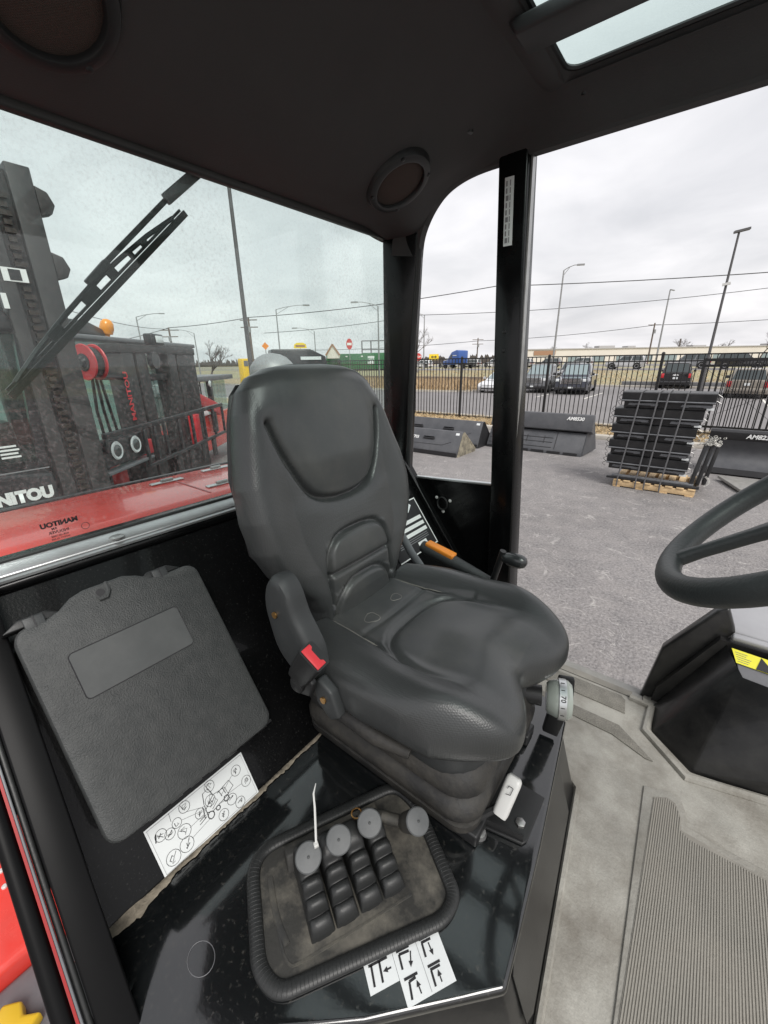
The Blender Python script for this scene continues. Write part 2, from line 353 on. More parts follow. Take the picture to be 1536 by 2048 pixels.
def lin(tab, x):
    if x <= tab[0][0]: return tab[0][1]
    for (x0, y0), (x1, y1) in zip(tab, tab[1:]):
        if x <= x1: return lerp(y0, y1, (x-x0)/(x1-x0))
    return tab[-1][1]
def spl(tab, x):        # smooth curve through a table (Catmull-Rom)
    if x <= tab[0][0]: return tab[0][1]
    if x >= tab[-1][0]: return tab[-1][1]
    for i in range(len(tab)-1):
        if x <= tab[i+1][0]:
            x1, y1 = tab[i]; x2, y2 = tab[i+1]; x0, y0 = tab[max(i-1, 0)]; x3, y3 = tab[min(i+2, len(tab)-1)]
            m1 = (y2-y0)/max(1e-6, x2-x0); m2 = (y3-y1)/max(1e-6, x3-x1); h = x2-x1; t = (x-x1)/h
            return (2*t**3-3*t*t+1)*y1+(t**3-2*t*t+t)*h*m1+(-2*t**3+3*t*t)*y2+(t**3-t*t)*h*m2
def roundpoly(P, r, n=6):
    out = []; m = len(P)
    for i in range(m):
        a, b, c = Vector(P[i-1]), Vector(P[i]), Vector(P[(i+1) % m]); rr = min(r, (a-b).length*.45, (c-b).length*.45)
        p, q = b+(a-b).normalized()*rr, b+(c-b).normalized()*rr
        for k in range(n+1): t = k/n; out.append(p*(1-t)**2+b*2*t*(1-t)+q*t*t)
    return out
def segd(p, poly):       # distance from p to polyline
    best = 9
    for (ax, ay), (bx, by) in zip(poly, poly[1:]):
        dx, dy = bx-ax, by-ay; t = max(0, min(1, ((p[0]-ax)*dx+(p[1]-ay)*dy)/(dx*dx+dy*dy)))
        best = min(best, hypot(p[0]-ax-t*dx, p[1]-ay-t*dy))
    return best
def smoothpoly(P, it=2, closed=False):
    for _ in range(it):
        Q = []
        n = len(P)
        for i in range(n if closed else n-1):
            a, b = Vector(P[i]), Vector(P[(i+1) % n]); Q += [a*.75+b*.25, a*.25+b*.75]
        if not closed: Q = [Vector(P[0])]+Q+[Vector(P[-1])]
        P = Q
    return P

# ================================================================== GROUND AND TERRAIN
def terrain(y): return lin([(41, 0), (58, .85), (900, .85)], y)
def strip(name, m, x0, x1, ys, dz, n=1):
    mb = MB()
    for i in range(len(ys)-1):
        mb.quad((x0, ys[i], terrain(ys[i])+dz), (x1, ys[i], terrain(ys[i])+dz), (x1, ys[i+1], terrain(ys[i+1])+dz), (x0, ys[i+1], terrain(ys[i+1])+dz))
    return setp(mb.build(name, m), kind='structure')
strip('ground', 'field', -900, 900, [-900, 41, 58, 900, 1500], -.02)
strip('asphalt_yard', 'asphalt', -60, 40, [-40, 13.6], 0)
strip('parking_lot', 'asphalt_lot', -80, 60, [16.4, 40.6], -.006)
strip('road', 'asphalt_lot', -400, 400, [62, 72], .004)
strip('far_pavement', 'asphalt_lot', -400, 400, [96, 118], .004)
setp(MB().box((-60, 13.6, -.03), (40, 13.85, .13)).build('kerb', 'concrete', bevel=.02), kind='structure')
setp(MB().box((-60, 13.85, -.03), (40, 16.1, .10)).build('stone_bed', 'dry_ground'), kind='structure')
setp(MB().box((-60, 16.1, -.03), (40, 16.4, .13)).build('kerb', 'concrete', bevel=.02), kind='structure')
setp(MB().box((-13.5, 40.6, -.03), (60, 40.9, .14)).build('kerb', 'concrete', bevel=.02), kind='structure')
# planted island on the left of the lot with its own kerb
isl = [(-60, 28.6), (-17, 28.6), (-15.2, 30), (-14.2, 33), (-14.0, 40.6), (-60, 40.6)]
setp(MB().prism([(x, y, -.03) for x, y in isl], (0, 0, .15)).build('kerb', 'concrete'), kind='structure')
isl2 = [(-60, 28.85), (-17.1, 28.85), (-15.45, 30.1), (-14.45, 33), (-14.25, 40.5), (-60, 40.5)]
setp(MB().prism([(x, y, 0.0) for x, y in isl2], (0, 0, .14)).build('planting_bed', 'dry_ground'), kind='structure')
for x in (-11.6, -9.1, -6.2, -3.4, -.6, 2.2):
    setp(MB().quad((x, 27.5, 0.0), (x+.1, 27.5, 0.0), (x+.1, 33, 0.0), (x, 33, 0.0)).build('stall_line', 'line_paint'), kind='structure')
# loose stones and straw
def blades(name, label, cat, m, area, cnt, h0, h1, w, zf, lean=.35):
    mb = MB(); R = random.Random(5)
    for _ in range(cnt):
        x, y = R.uniform(*area[0]), R.uniform(*area[1]); z = zf(x, y); h = R.uniform(h0, h1); a = R.uniform(0, 6.28)
        dx, dy = cos(a)*w, sin(a)*w; lx, ly = R.gauss(0, lean)*h, R.gauss(0, lean)*h
        mb.add([(x-dx, y-dy, z), (x+dx, y+dy, z), (x+lx+dx*.3, y+ly+dy*.3, z+h)], [(0, 1, 2)])
    return setp(mb.build(name, m), label, cat, kind='stuff')
blades('dry_reeds', 'tall tan dry grass on the planted island beyond the fence', 'dry grass', 'reed', ((-42, -14.6), (29.2, 40)), 9000, .25, .75, .035, lambda x, y: .13)
blades('straw', 'loose straw and dry leaves on the strip below the fence', 'straw', 'straw', ((-14, 6), (13.95, 16)), 6000, .04, .14, .02, lambda x, y: .1, 1.6)
blades('verge_grass', 'pale green and tan verge grass on the slope below the road', 'grass', 'straw', ((-40, 25), (41.2, 58)), 7000, .06, .18, .05, lambda x, y: terrain(y)-.02, .6)
# ================================================================== THE FORKLIFT CAB
TL = radians(36)
def wall(y, s, off=0):      # point on the sloping rear wall: y across, s up the slope, off out of it
    return Vector((-.553-s*sin(TL)+off*cos(TL), y, 1.5+s*cos(TL)+off*sin(TL)))
WU = Vector((-sin(TL), 0, cos(TL))); WN = Vector((cos(TL), 0, sin(TL)))
YL = 1.28
cab = thing('forklift_cab', 'black forklift cab with headliner, pillars and open left doorway around the seat', 'cab', (-.4, .64, 1.30))

# --- headliner: low at the rear, rising to the roof hatch
fx = [(-.95, 2.672), (-.86, 2.668), (-.78, 2.682), (-.70, 2.722), (-.62, 2.775), (-.54, 2.822), (-.46, 2.852), (-.40, 2.862), (2, 2.868)]
AT = [(-.95, 2.655), (-.86, 2.655), (-.80, 2.662), (-.775, 2.684), (-.745, 2.716), (-.70, 2.748), (-.65, 2.768), (-.58, 2.785), (-.50, 2.83), (-.42, 2.86), (2, 2.868)]
def side(y):
    d = min(1.205-y, y+.0) if y > .6 else y+.02
    return curve([(0, 2.765), (.018, 2.785), (.045, 2.838), (.07, 2.860), (.12, 2.872), (2, 2.876)], max(0, d))
def liner(x, y):
    a, b = spl(fx, x), side(y); k = .03
    e = max(0, min(1, (y-1.04)/.15)) if y > .6 else max(0, min(1, (.17-y)/.15)); e = e*e*(3-2*e)
    a = lerp(a, spl(AT, x), e)
    h = max(0, min(1, .5+.5*(b-a)/k)); return lerp(b, a, h)-k*h*(1-h)
HX0, HX1, HY0, HY1 = -.385, .62, .10, 1.138
xs = [-.925+i*.0166 for i in range(33)]+[HX0]+[HX0+.05*i for i in range(1, 24)]; ys = [-.02+i*.0199 for i in range(62)]
xs = sorted(set(round(x, 4) for x in xs)); ys = [round(y, 4) for y in ys]
mb = MB(); idx = {}
for i, x in enumerate(xs):
    for j, y in enumerate(ys): idx[i, j] = len(mb.v); mb.v.append(Vector((x, y, liner(x, y))))
for i in range(len(xs)-1):
    for j in range(len(ys)-1):
        cx, cy = (xs[i]+xs[i+1])/2, (ys[j]+ys[j+1])/2
        if HX0 < cx < HX1 and HY0 < cy < HY1: continue
        mb.f.append((idx[i, j], idx[i+1, j], idx[i+1, j+1], idx[i, j+1]))
rl = mb.build('roof_liner', 'liner', cab, smooth=60)
# arched lip of the liner around the quarter window and along the door top
arch = [(-.795, 2.60), (-.79, 2.645), (-.775, 2.68), (-.75, 2.715), (-.715, 2.745), (-.67, 2.762), (-.62, 2.770), (-.56, 2.772), (-.30, 2.772), (.2, 2.772), (.75, 2.772)]
mb = MB(); out_, in_ = [], []
A = smoothpoly([Vector((x, z)) for x, z in arch], 4)
for i, p in enumerate(A):
    d = (A[min(i+1, len(A)-1)]-A[max(i-1, 0)]).normalized(); nn = Vector((-d.y, d.x))
    out_.append(p+nn*.0); in_.append(p+nn*.085)
rings = [[(p.x, 1.222, p.y), (p.x, 1.196, p.y), (q.x, 1.172, min(q.y, liner(min(q.x, .7), 1.17)+.015)), (q.x, 1.235, q.y+.03)] for p, q in zip(out_, in_)]
mb.loft(rings); mb.build('door_lip', 'liner', rl, smooth=60)
# roof skin above so that no sky leaks in
sk = MB()
for lo, hi in (((-.98, -.06, 2.90), (HX0-.13, 1.25, 2.93)),): sk.box(lo, hi)
sk.box((-.985, -.06, 2.70), (-.955, 1.25, 2.90)); sk.box((-.955, 1.23, 2.79), (HX0-.13, 1.25, 2.90)); sk.box((-.955, -.06, 2.79), (HX0-.13, -.04, 2.90))
sk.build('roof_skin', 'machine_black', cab)
# recess lip round the hatch
lipz = 2.868
def rect_loop(x0, y0, x1, y1, z, r=.03, n=5): 
    return [Vector((x+(x0+x1)/2, y+(y0+y1)/2, z)) for x, y in rrect(x1-x0, y1-y0, r, n)]
mb = MB(); mb.loft([rect_loop(HX0-.05, HY0-.05, HX1+.05, HY1+.05, 2.856, .06), rect_loop(HX0-.03, HY0-.03, HX1+.03, HY1+.03, 2.848, .05), rect_loop(HX0-.008, HY0-.004, HX1, HY1+.008, 2.853, .035), rect_loop(HX0+.004, HY0, HX1, HY1-.004, lipz, .03)], caps=False)
mb.build('hatch_lip', 'liner', rl, smooth=70)
mb = MB(); mb.box((HX0-.02, HY0-.02, 2.8745), (HX1+.02, HY1+.02, 2.880)); mb.build('hatch_glass', 'hatch_glass', cab)
mb = MB(); mb.tube(rect_loop(HX0+.005, HY0+.004, HX1, HY1-.003, 2.870, .03), .005, 6, closed=True); mb.build('hatch_seal', 'dark_plastic', cab)
for y in (.925, .60, .28):
    mb = MB(); mb.prism([(-.415, y-.036, 2.853), (-.398, y-.036, 2.828), (.66, y-.036, 2.828), (.66, y-.036, 2.853)], (0, .072, 0)); mb.build('guard_bar', 'matte_plastic', cab, bevel=.006)
# fixing clips on the liner
for x, y in ((-.575, 1.075), (-.35, 1.165), (-.895, .66)):
    z = liner(x, y); mb = MB(); mb.lathe([(.005, -.0015), (.008, -.001), (.009, .004)], (x, y, z), n=14); mb.build('liner_clip', 'dark_plastic', rl)
# two round loudspeakers let into the liner
def liner_frame(x, y):
    e = .02; gx = (liner(x+e, y)-liner(x-e, y))/(2*e); gy = (liner(x, y+e)-liner(x, y-e))/(2*e)
    n = Vector((gx, gy, -1)).normalized(); return Vector((x, y, liner(x, y))), n
for x, y in ((-.715, .985), (-.715, .275)):
    o, n = liner_frame(x, y); a, b, _ = basis(n, (0, 1, 0))
    mb = MB(); mb.lathe([(.062, -.018), (.062, .008), (.064, .012), (.068, .013), (.080, .009), (.086, -.003), (.086, -.02)], o, n, 36); sp = mb.build('speaker_ring', 'dark_plastic', cab, smooth=35)
    mb = MB(); mb.lathe([(.063, -.004), (.062, .003), (.05, .006), (.02, .009), (.002, .0095)], o, n, 36); mb.build('speaker_cloth', 'grille_cloth', sp, smooth=60)
    for k in range(4):
        t = pi/4+k*pi/2; mb = MB(); q = o+a*.075*cos(t)+b*.075*sin(t)+n*.010; mb.lathe([(.005, -.003), (.005, .002), (.003, .003)], q, n, 10); mb.build('screw', 'dark_plastic', sp)

# --- rear window and its frame
RX = -.905
mb = MB(); mb.box((RX-.006, .0, 1.985), (RX, 1.215, 2.672)); rg = mb.build('rear_window', 'rear_glass', cab)
mb = MB(); mb.prism([(-.965, -.02, 1.93), (-.965, -.02, 1.978), (-.906, -.02, 1.978), (-.868, -.02, 1.958), (-.868, -.02, 1.945), (-.885, -.02, 1.93)], (0, 1.29, 0)); mb.build('window_sill', 'black_paint', cab, bevel=.003)
mb = MB(); mb.prism([(-.9045, -.02, 1.9785), (-.9045, -.02, 1.985), (-.8785, -.02, 1.9713), (-.8785, -.02, 1.965)], (0, 1.29, 0)); mb.build('sill_trim', 'alu', cab, bevel=.0015)
mb = MB(); mb.prism([(-.8765, -.02, 1.9635), (-.8765, -.02, 1.9680), (-.8715, -.02, 1.9655), (-.8715, -.02, 1.961)], (0, 1.29, 0)); mb.build('sill_trim', 'alu', cab)
mb = MB(); mb.box((-.912, -.02, 1.979), (-.9048, 1.27, 1.990)); mb.build('glass_seal', 'rubber', cab, bevel=.002)
mb = MB(); mb.box((-.914, -.02, 2.655), (-.893, 1.225, 2.690)); mb.build('window_header', 'rubber', cab, bevel=.006)
mb = MB(); mb.lathe([(.014, 0), (.014, .003), (.009, .005), (.006, .005)], (-.889, .255, 1.9755), (0, 0, 1), 18); mb.build('sill_bolt', 'steel', cab)
# printed glass mark, read from outside
GA = Vector((0, -1, 0)); GZ = Vector((0, 0, 1))
for body, sz, y, z, bold in (('MANITOU', .0125, .176, 2.030, .0007), ('RM', .006, .166, 2.0215, .0002), ('INDUVER', .0075, .172, 2.0145, .0002), ('43R-001088', .0055, .172, 2.0070, .0001), ('SAFETY GLASS', .0045, .172, 2.0015, .0001)):
    text('glass_print', body, sz, (RX+.0008, y, z), (0, -1, 0), GZ, 'ink', rg, bold=bold)
mb = MB(); mb.tube([(RX+.0008, .2135+.0065*cos(t*pi/8), 2.012+.0065*sin(t*pi/8)) for t in range(16)], .0005, 4, closed=True); mb.build('glass_print', 'ink', rg)
# --- sloping rear wall below the window
mb = MB(); P = [wall(-.02, -.02), wall(1.27, -.02), wall(1.27, .565), wall(-.02, .565)]; mb.prism(P, -WN*.03); mb.build('rear_wall', 'wall_paint', cab)
# --- left quarter: panel below the side window, corner pillar, door pillar
mb = MB(); mb.prism([(-.95, 1.262, 1.28), (-.47, 1.262, 1.28), (-.49, 1.262, 1.902), (-.95, 1.262, 1.872)], (0, .03, 0)); sp_ = mb.build('side_panel', 'black_paint', cab)
mb = MB(); mb.bar((-.95, 1.268, 1.876), (-.50, 1.268, 1.906), .018, .008); mb.build('window_rail', 'alu', cab, bevel=.002)
for (x, z) in ((-.742, 1.818), (-.685, 1.815), (-.712, 1.768)):
    mb = MB(); mb.lathe([(.006, 0), (.006, .002), (.003, .003)], (x, 1.262, z), (0, -1, 0), 10); mb.build('rivet', 'white_plastic', sp_)
mb = MB(); mb.tube([(-.715+.021*cos(k*pi/12), 1.258, 1.80+.024*sin(k*pi/12)) for k in range(24)], .003, 6, closed=True); mb.build('grommet', 'rubber', sp_)
mb = MB(); mb.prism([(-.985, 1.205, 1.80), (-.895, 1.205, 1.80), (-.795, 1.172, 2.66), (-.885, 1.172, 2.66)], (0, .045, .0)); mb.add([], [])
mb = MB(); mb.loft([[(-.96, 1.215, 1.85), (-.965, 1.29, 1.85), (-.872, 1.29, 1.85), (-.868, 1.23, 1.85)], [(-.935, 1.195, 2.30), (-.935, 1.262, 2.30), (-.835, 1.262, 2.30), (-.832, 1.21, 2.30)], [(-.91, 1.165, 2.70), (-.91, 1.235, 2.72), (-.795, 1.235, 2.70), (-.795, 1.19, 2.66)]]); mb.build('corner_pillar', 'black_paint', cab, bevel=.006)
mb = MB(); mb.tube([(-.862, 1.240, 1.88), (-.845, 1.228, 2.1), (-.822, 1.214, 2.38), (-.796, 1.203, 2.62)], .010, 8); mb.build('pillar_seal', 'rubber', cab)
mb = MB(); mb.loft([[(-.500, 1.245, 1.29), (-.515, 1.31, 1.29), (-.405, 1.31, 1.29), (-.415, 1.245, 1.29)], [(-.523, 1.235, 1.92), (-.53, 1.30, 1.92), (-.440, 1.30, 1.92), (-.445, 1.235, 1.92)], [(-.552, 1.190, 2.80), (-.556, 1.25, 2.80), (-.472, 1.25, 2.80), (-.476, 1.190, 2.80)]]); bp_ = mb.build('door_pillar', 'black_paint', cab, bevel=.006)
mb = MB(); mb.bar((-.4415, 1.262, 1.66), (-.470, 1.218, 2.775), .005, .02, (0, 1, 0)); mb.build('pillar_edge', 'steel', bp_)
for z in (2.325, 2.375):
    mb = MB(); y = lerp(1.235, 1.19, (z-1.92)/.88); mb.lathe([(.006, 0), (.005, .003), (.001, .004)], (-.492-(z-1.92)*.034, y, z), (0, -1, 0), 12); mb.build('pillar_screw', 'dark_plastic', bp_)
# data sticker on the pillar
ps = thing('pillar_sticker', 'small white printed sticker near the top of the left door pillar', 'sticker', (-.51, 1.2, 2.62))
def ppt(u, z, off=.0012): return Vector((-.5+u-(z-1.92)*.034, lerp(1.235, 1.19, (z-1.92)/.88)-off, z))
mb = MB(); mb.prism([ppt(-.002, 2.585), ppt(.022, 2.585), ppt(.022, 2.735), ppt(-.002, 2.735)], (0, -.0006, 0)); mb.build('backing', 'paper', ps)
for k in range(9):
    z0 = 2.592+k*.0155; mb = MB()
    mb.prism([ppt(.002, z0, .0024), ppt(.0055 if k % 3 else .009, z0, .0024), ppt(.0055 if k % 3 else .009, z0+.011, .0024), ppt(.002, z0+.011, .0024)], (0, -.0003, 0))
    mb.prism([ppt(.012, z0, .0024), ppt(.0142, z0, .0024), ppt(.0142, z0+.012, .0024), ppt(.012, z0+.012, .0024)], (0, -.0003, 0)); mb.build('print_line', 'ink_grey', ps)
# --- right rear door frame that runs down beside the sloping wall
fa, fb = Vector((-.86, .058, 2.01)), Vector((-.30, -.008, 1.36)); fd = (fb-fa).normalized()
nrm = Vector((-fd.z, 0, fd.x)).normalized(); nrm = -nrm if nrm.z < 0 else nrm
mb = MB()
def fr(u, w, t0, t1): # member: u offset outward (-y), w width, along normal t0..t1
    q = [fa+Vector((0, -u, 0))+nrm*t0, fa+Vector((0, -u-w, 0))+nrm*t0, fa+Vector((0, -u-w, 0))+nrm*t1, fa+Vector((0, -u, 0))+nrm*t1]
    return MB().prism(q, fb-fa)
fr(0, .040, -.028, 0).build('door_frame', 'frame_black', cab, bevel=.003)
fr(.002, .006, -.11, -.0285).build('frame_web', 'black_paint', cab)
fr(.0405, .008, -.03, -.008).build('frame_seal', 'rubber', cab, bevel=.003)
fr(.0490, .003, -.03, -.003).build('frame_lip', 'attach_edge', cab, bevel=.001)
fr(.0525, .003, -.03, -.008).build('frame_lip', 'red_dark', cab)
fr(.0560, .020, -.030, -.006).build('frame_tube', 'frame_black', cab, bevel=.008, seg=3)
# --- floor, sill
FZ = 1.30
mb = MB(); mb.box((-.60, -.05, FZ-.05), (.9, 1.245, FZ)); mb.build('floor', 'floor_rubber', cab)
MB().box((.021, 1.2455, FZ-.05), (.9, 1.33, FZ-.001)).build('floor_edge', 'floor_rubber', cab)
mb = MB(); mb.box((-.43, 1.247, FZ-.06), (.02, 1.283, FZ-.004)); mb.build('door_sill', 'sill_metal', cab, bevel=.004)
mb = MB(); mb.box((-.43, 1.2835, FZ-.075), (.02, 1.325, FZ-.012)); mb.build('sill_step', 'sill_metal', cab, bevel=.006)
# raised grey floor edge that skirts the cowl
rim_ = [(-.012, 1.244), (.045, 1.235), (.043, 1.13), (.142, 1.035), (.34, 1.09), (.9, 1.12)]
mb = MB(); mb.tube([(x, y, FZ+.002) for x, y in rim_], .012, 8); mb.build('floor_welt', 'floor_rubber', cab)

# --- seat deck with the lever opening
DZ = 1.50
dk = [(-.56, -.05), (-.56, .93), (-.40, .92), (-.165, .872), (-.128, .85), (-.116, .825), (-.077, .527), (-.056, .322), (-.190, .182), (-.363, .030), (-.415, -.05)]
mb = MB(); mb.prism([(x, y, DZ-.02) for x, y in dk], (0, 0, .02)); mb.build('seat_deck', 'deck_paint', cab, bevel=.007, seg=3)
low = [(-.56, -.05), (-.56, .92), (-.40, .91), (-.12, .865), (-.070, .83), (-.012, .335), (-.185, .155), (-.36, .0), (-.41, -.05)]
mb = MB(); top = [(x, y, DZ-.0205) for x, y in [(-.55, -.04), (-.55, .92), (-.40, .91), (-.170, .862), (-.124, .825), (-.072, .333), (-.202, .199), (-.372, .049), (-.42, -.04)]]
mb.loft([[(x, y, FZ-.01) for x, y in low], [Vector(p) for p in top]]); mb.build('seat_base', 'cowl', cab, bevel=.004)
# access panel on the base's front with small fixings
mb = MB(); ba, bb, bc_, bd2 = Vector((-.070, .83, FZ)), Vector((-.012, .335, FZ)), Vector((-.072, .333, DZ-.02)), Vector((-.124, .825, DZ-.02))
q = [ba.lerp(bb, u).lerp(bd2.lerp(bc_, u), v) for u, v in ((.16, .14), (.88, .14), (.93, .25), (.93, .75), (.88, .86), (.16, .86))]
n_ = (q[1]-q[0]).cross(q[3]-q[0]).normalized(); n_ = n_ if n_.x > 0 else -n_
mb.prism([p+n_*.0005 for p in q], n_*.0016); mb.build('access_panel', 'cowl', cab)
mb = MB(); mb.tube([(-.008, .33, FZ+.004), (-.066, .835, FZ+.004), (-.115, .875, FZ+.004)], .007, 6); mb.build('base_welt', 'floor_rubber', cab)
# dirt washed into the joint of deck and wall
R = random.Random(3)
mb = MB()
for k in range(200):
    y = -.0+k*.00365; wr_ = max(.15, min(1.7, (wr_ if k else 1)+R.gauss(0, .12))); w1 = (.003+.009*wr_)*(1.3 if .05 < y < .34 else 1 if y < .52 else .5); w0 = .001+.003*wr_
    mb.v += [wall(y, w0, .0015), Vector((-.553, y, DZ+.0045)), Vector((-.553+w1, y, DZ+.0018))]
for k in range(199):
    b = k*3; mb.f += [(b, b+3, b+4, b+1), (b+1, b+4, b+5, b+2)]
setp(mb.build('dirt_line', 'dirt', cab, smooth=180), kind='stuff')
mb = MB(); mb.tube([(-.415+.022*cos(k*pi/12), .085+.017*sin(k*pi/12), DZ+.0006) for k in range(24)], .0005, 4, closed=True); mb.build('plug_ring', 'cowl_grey', cab)

# --- front cowl to the right of the doorway
cw = thing('front_cowl', 'black moulded cowl with grey top beneath the steering wheel', 'cowl', (.15, 1.2, 1.30))
a_, b_, c_, d_, e_ = Vector((.004, 1.275, 1.30)), Vector((.050, 1.262, 1.30)), Vector((.056, 1.143, 1.30)), Vector((.151, 1.059, 1.30)), Vector((.75, 1.20, 1.30))
p_, g_ = Vector((.192, 1.155, 1.542)), Vector((.75, 1.13, 1.535)); t_ = Vector((.163, 1.268, 1.575)); h_ = t_+g_-p_
mb = MB(); mb.add([b_, c_, d_, e_, p_, g_, t_, h_, Vector((.75, 1.262, 1.30))], [(1, 4, 2), (2, 4, 5), (2, 5, 3), (0, 6, 4, 1), (0, 8, 7, 6), (3, 5, 7, 8)])
mb.build('cowl_body', 'cowl', cw, bevel=.005)
mb = MB(); u1 = Vector((0, 0, .0025)); mb.prism([p_+Vector((.004, .004, .003)), g_+Vector((0, .004, .003)), h_+Vector((0, -.022, .001)), t_+Vector((.018, -.022, .001))], (0, 0, .004)); ct = mb.build('cowl_top', 'cowl_grey', cw, bevel=.0015)
mb = MB(); mb.prism([(.010, 1.284, 1.285), (.034, 1.284, 1.487), (.128, 1.284, 1.655), (.150, 1.284, 1.672), (.178, 1.284, 1.605), (.10, 1.284, 1.42), (.06, 1.284, 1.31)], (0, .035, 0)); mb.build('cowl_side', 'cowl', cw, bevel=.006)
mb = MB(); mb.box((.172, 1.262, 1.592), (.95, 1.285, 1.606)); mb.build('cowl_ledge', 'fender_grey_lit', cw, bevel=.004)
mb = MB(); mb.prism([(.168, 1.30, 1.600), (.95, 1.30, 1.600), (.95, 1.52, 1.600), (.148, 1.52, 1.600)], (0, 0, -.03)); mb.build('fender_top', 'fender_grey_lit', cw, bevel=.006)
MB().prism([(.040, 1.2625, 1.31), (.045, 1.2625, 1.36), (.150, 1.2625, 1.585), (.40, 1.2625, 1.585), (.40, 1.2625, 1.31)], (0, .0205, 0)).build('cowl_filler', 'cowl', cw)
# yellow warning label on the cowl top
yl = thing('warning_label', 'yellow warning label with small black print on the front cowl', 'label', (.25, 1.2, 1.59))
pn = (g_-p_).cross(h_-p_).normalized(); pn = pn if pn.z > 0 else -pn
def cp(u, v, off): # u along x, v across the sloping top
    q = p_.lerp(t_, v).lerp(g_.lerp(h_, v), u); return q+Vector((0, 0, .007+off))
def lab(u0, v0, u1, v1, off, nm, m): MB().prism([cp(u0, v0, off+.004), cp(u1, v0, off+.004), cp(u1, v1, off+.004), cp(u0, v1, off+.004)], (0, 0, .0006)).build(nm, m, yl)
lab(.010, .42, .16, .80, .0008, 'label_sheet', 'yellow_label')
for k in range(5): lab(.018, .47+k*.06, .055+.015*((k*37) % 3)/2, .478+k*.06, .0018, 'print_line', 'ink_grey')
MB().prism([cp(.078, .42, .0058), cp(.150, .42, .0058), cp(.114, .78, .0058)], (0, 0, .0006)).build('warning_triangle', 'ink', yl)
# --- ribbed rubber floor mat
mt = thing('floor_mat', 'ribbed grey rubber floor mat covering the cab floor', 'mat', (.2, .7, FZ))
mo = [(.062, .945), (.115, .965), (.138, .955), (.148, .93), (.150, .895), (.20, .888), (.29, .890), (.60, .90), (.60, .0), (.075, .0), (.078, .47)]
mb = MB(); mb.prism([(x, y, FZ+.0005) for x, y in mo], (0, 0, .004)); mb.build('mat_border', 'floor_rubber', mt, bevel=.0015)
def yspan(x):     # inner outline at x
    return .06, lin([(.08, .925), (.11, .945), (.127, .94), (.138, .92), (.141, .88), (.16, .868), (.29, .872), (.6, .88)], x)
mb = MB(); mb.prism([(.084, .02, FZ+.0048), (.084, .925, FZ+.0048), (.11, .943, FZ+.0048), (.127, .938, FZ+.0048), (.138, .91, FZ+.0048), (.142, .876, FZ+.0048), (.29, .868, FZ+.0048), (.58, .878, FZ+.0048), (.58, .02, FZ+.0048)], (0, 0, .0008)); mb.build('mat_field', 'mat_groove', mt)
x = .087; k = 0
rib = None
while x < .56 and k < 130:
    y0, y1 = yspan(x); y0 = .02; y1 -= .006
    mb = MB(); mb.prism([(x-.0016, y0, FZ+.0057), (x-.0010, y0, FZ+.0072), (x+.0010, y0, FZ+.0072), (x+.0016, y0, FZ+.0057)], (0, y1-y0, 0)); mb.build('mat_rib', 'mat_rib', mt)
    x += .0043; k += 1
# two anti-slip pads set into the floor by the door
for i, pts in enumerate(([(-.30, 1.165), (-.30, 1.228), (-.035, 1.236), (-.022, 1.222), (-.014, 1.165)], [(-.35, 1.072), (-.35, 1.108), (-.02, 1.108), (.072, 1.035), (.055, 1.032), (-.03, 1.062)])):
    mb = MB(); mb.prism([(x, y, FZ+.0005) for x, y in pts], (0, 0, .003)); mb.build('grip_pad', 'grip_rubber', cab, bevel=.001)
mb = MB(); mb.prism([(-.42, 1.25, FZ-.003), (-.01, 1.252, FZ-.003), (-.01, 1.278, FZ-.003), (-.42, 1.278, FZ-.003)], (0, 0, .002)); mb.build('sill_strip', 'mat_groove', cab)

# --- own engine hood behind the rear window, and the flank seen past the door frame
hd = thing('engine_hood', 'glossy red engine hood with metal latches just outside the rear window', 'hood', (-1.4, .6, 1.2))
mb = MB(); mb.prism([(-1.16, -.10, 1.60), (-1.16, -.10, 1.905), (-1.18, -.10, 1.92), (-1.50, -.10, 1.92), (-1.56, -.10, 1.90), (-1.56, -.10, 1.60)], (0, 1.45, 0)); mb.build('hood_panel', 'red_paint', hd, bevel=.008, seg=3)
mb = MB(); mb.box((-1.158, -.10, 1.55), (-1.02, 1.35, 1.87)); mb.build('hood_front', 'red_dark', hd, bevel=.005)  # darker red than the hood top: shadow on this face put into its colour
mb = MB(); mb.box((-1.585, -.1, 1.85), (-1.562, 1.35, 1.912)); mb.build('hood_edge', 'machine_black', hd, bevel=.004)
for (x, y) in ((-1.43, .60), (-1.46, .80), (-1.25, .70), (-1.27, .84)):
    mb = MB(); mb.box((x-.012, y-.055, 1.9205), (x+.012, y+.055, 1.925)); lt = mb.build('hood_latch', 'alu', hd, bevel=.002)
    mb = MB(); mb.cyl((x, y-.02, 1.928), (x, y+.02, 1.928), .006, 10); mb.build('latch_pin', 'steel', lt)
for y in (.62, .95):
    mb = MB(); mb.box((-1.49, y, 1.9202), (-1.19, y+.006, 1.9215)); mb.build('hood_seam', 'red_dark', hd)
fl = thing('rear_fender', 'red and black fender with yellow tie down mark outside the right door frame', 'fender', (-1.2, -.2, .8))
mb = MB(); mb.box((-2.2, -.62, .5), (-.945, -.012, 1.10)); mb.build('fender_panel', 'red_paint', fl, bevel=.02, seg=3)
mb = MB(); mb.box((-.940, -.60, .5), (-.45, -.03, 1.06)); mb.build('fender_step', 'cowl_grey', fl, bevel=.015, seg=3)
for x, y in ((-1.18, -.099), (-1.13, -.102)):
    mb = MB(); mb.lathe([(.006, 0), (.006, .004), (.004, .006)], (x, y, 1.10), n=12); mb.build('fender_bolt', 'white_plastic', fl)
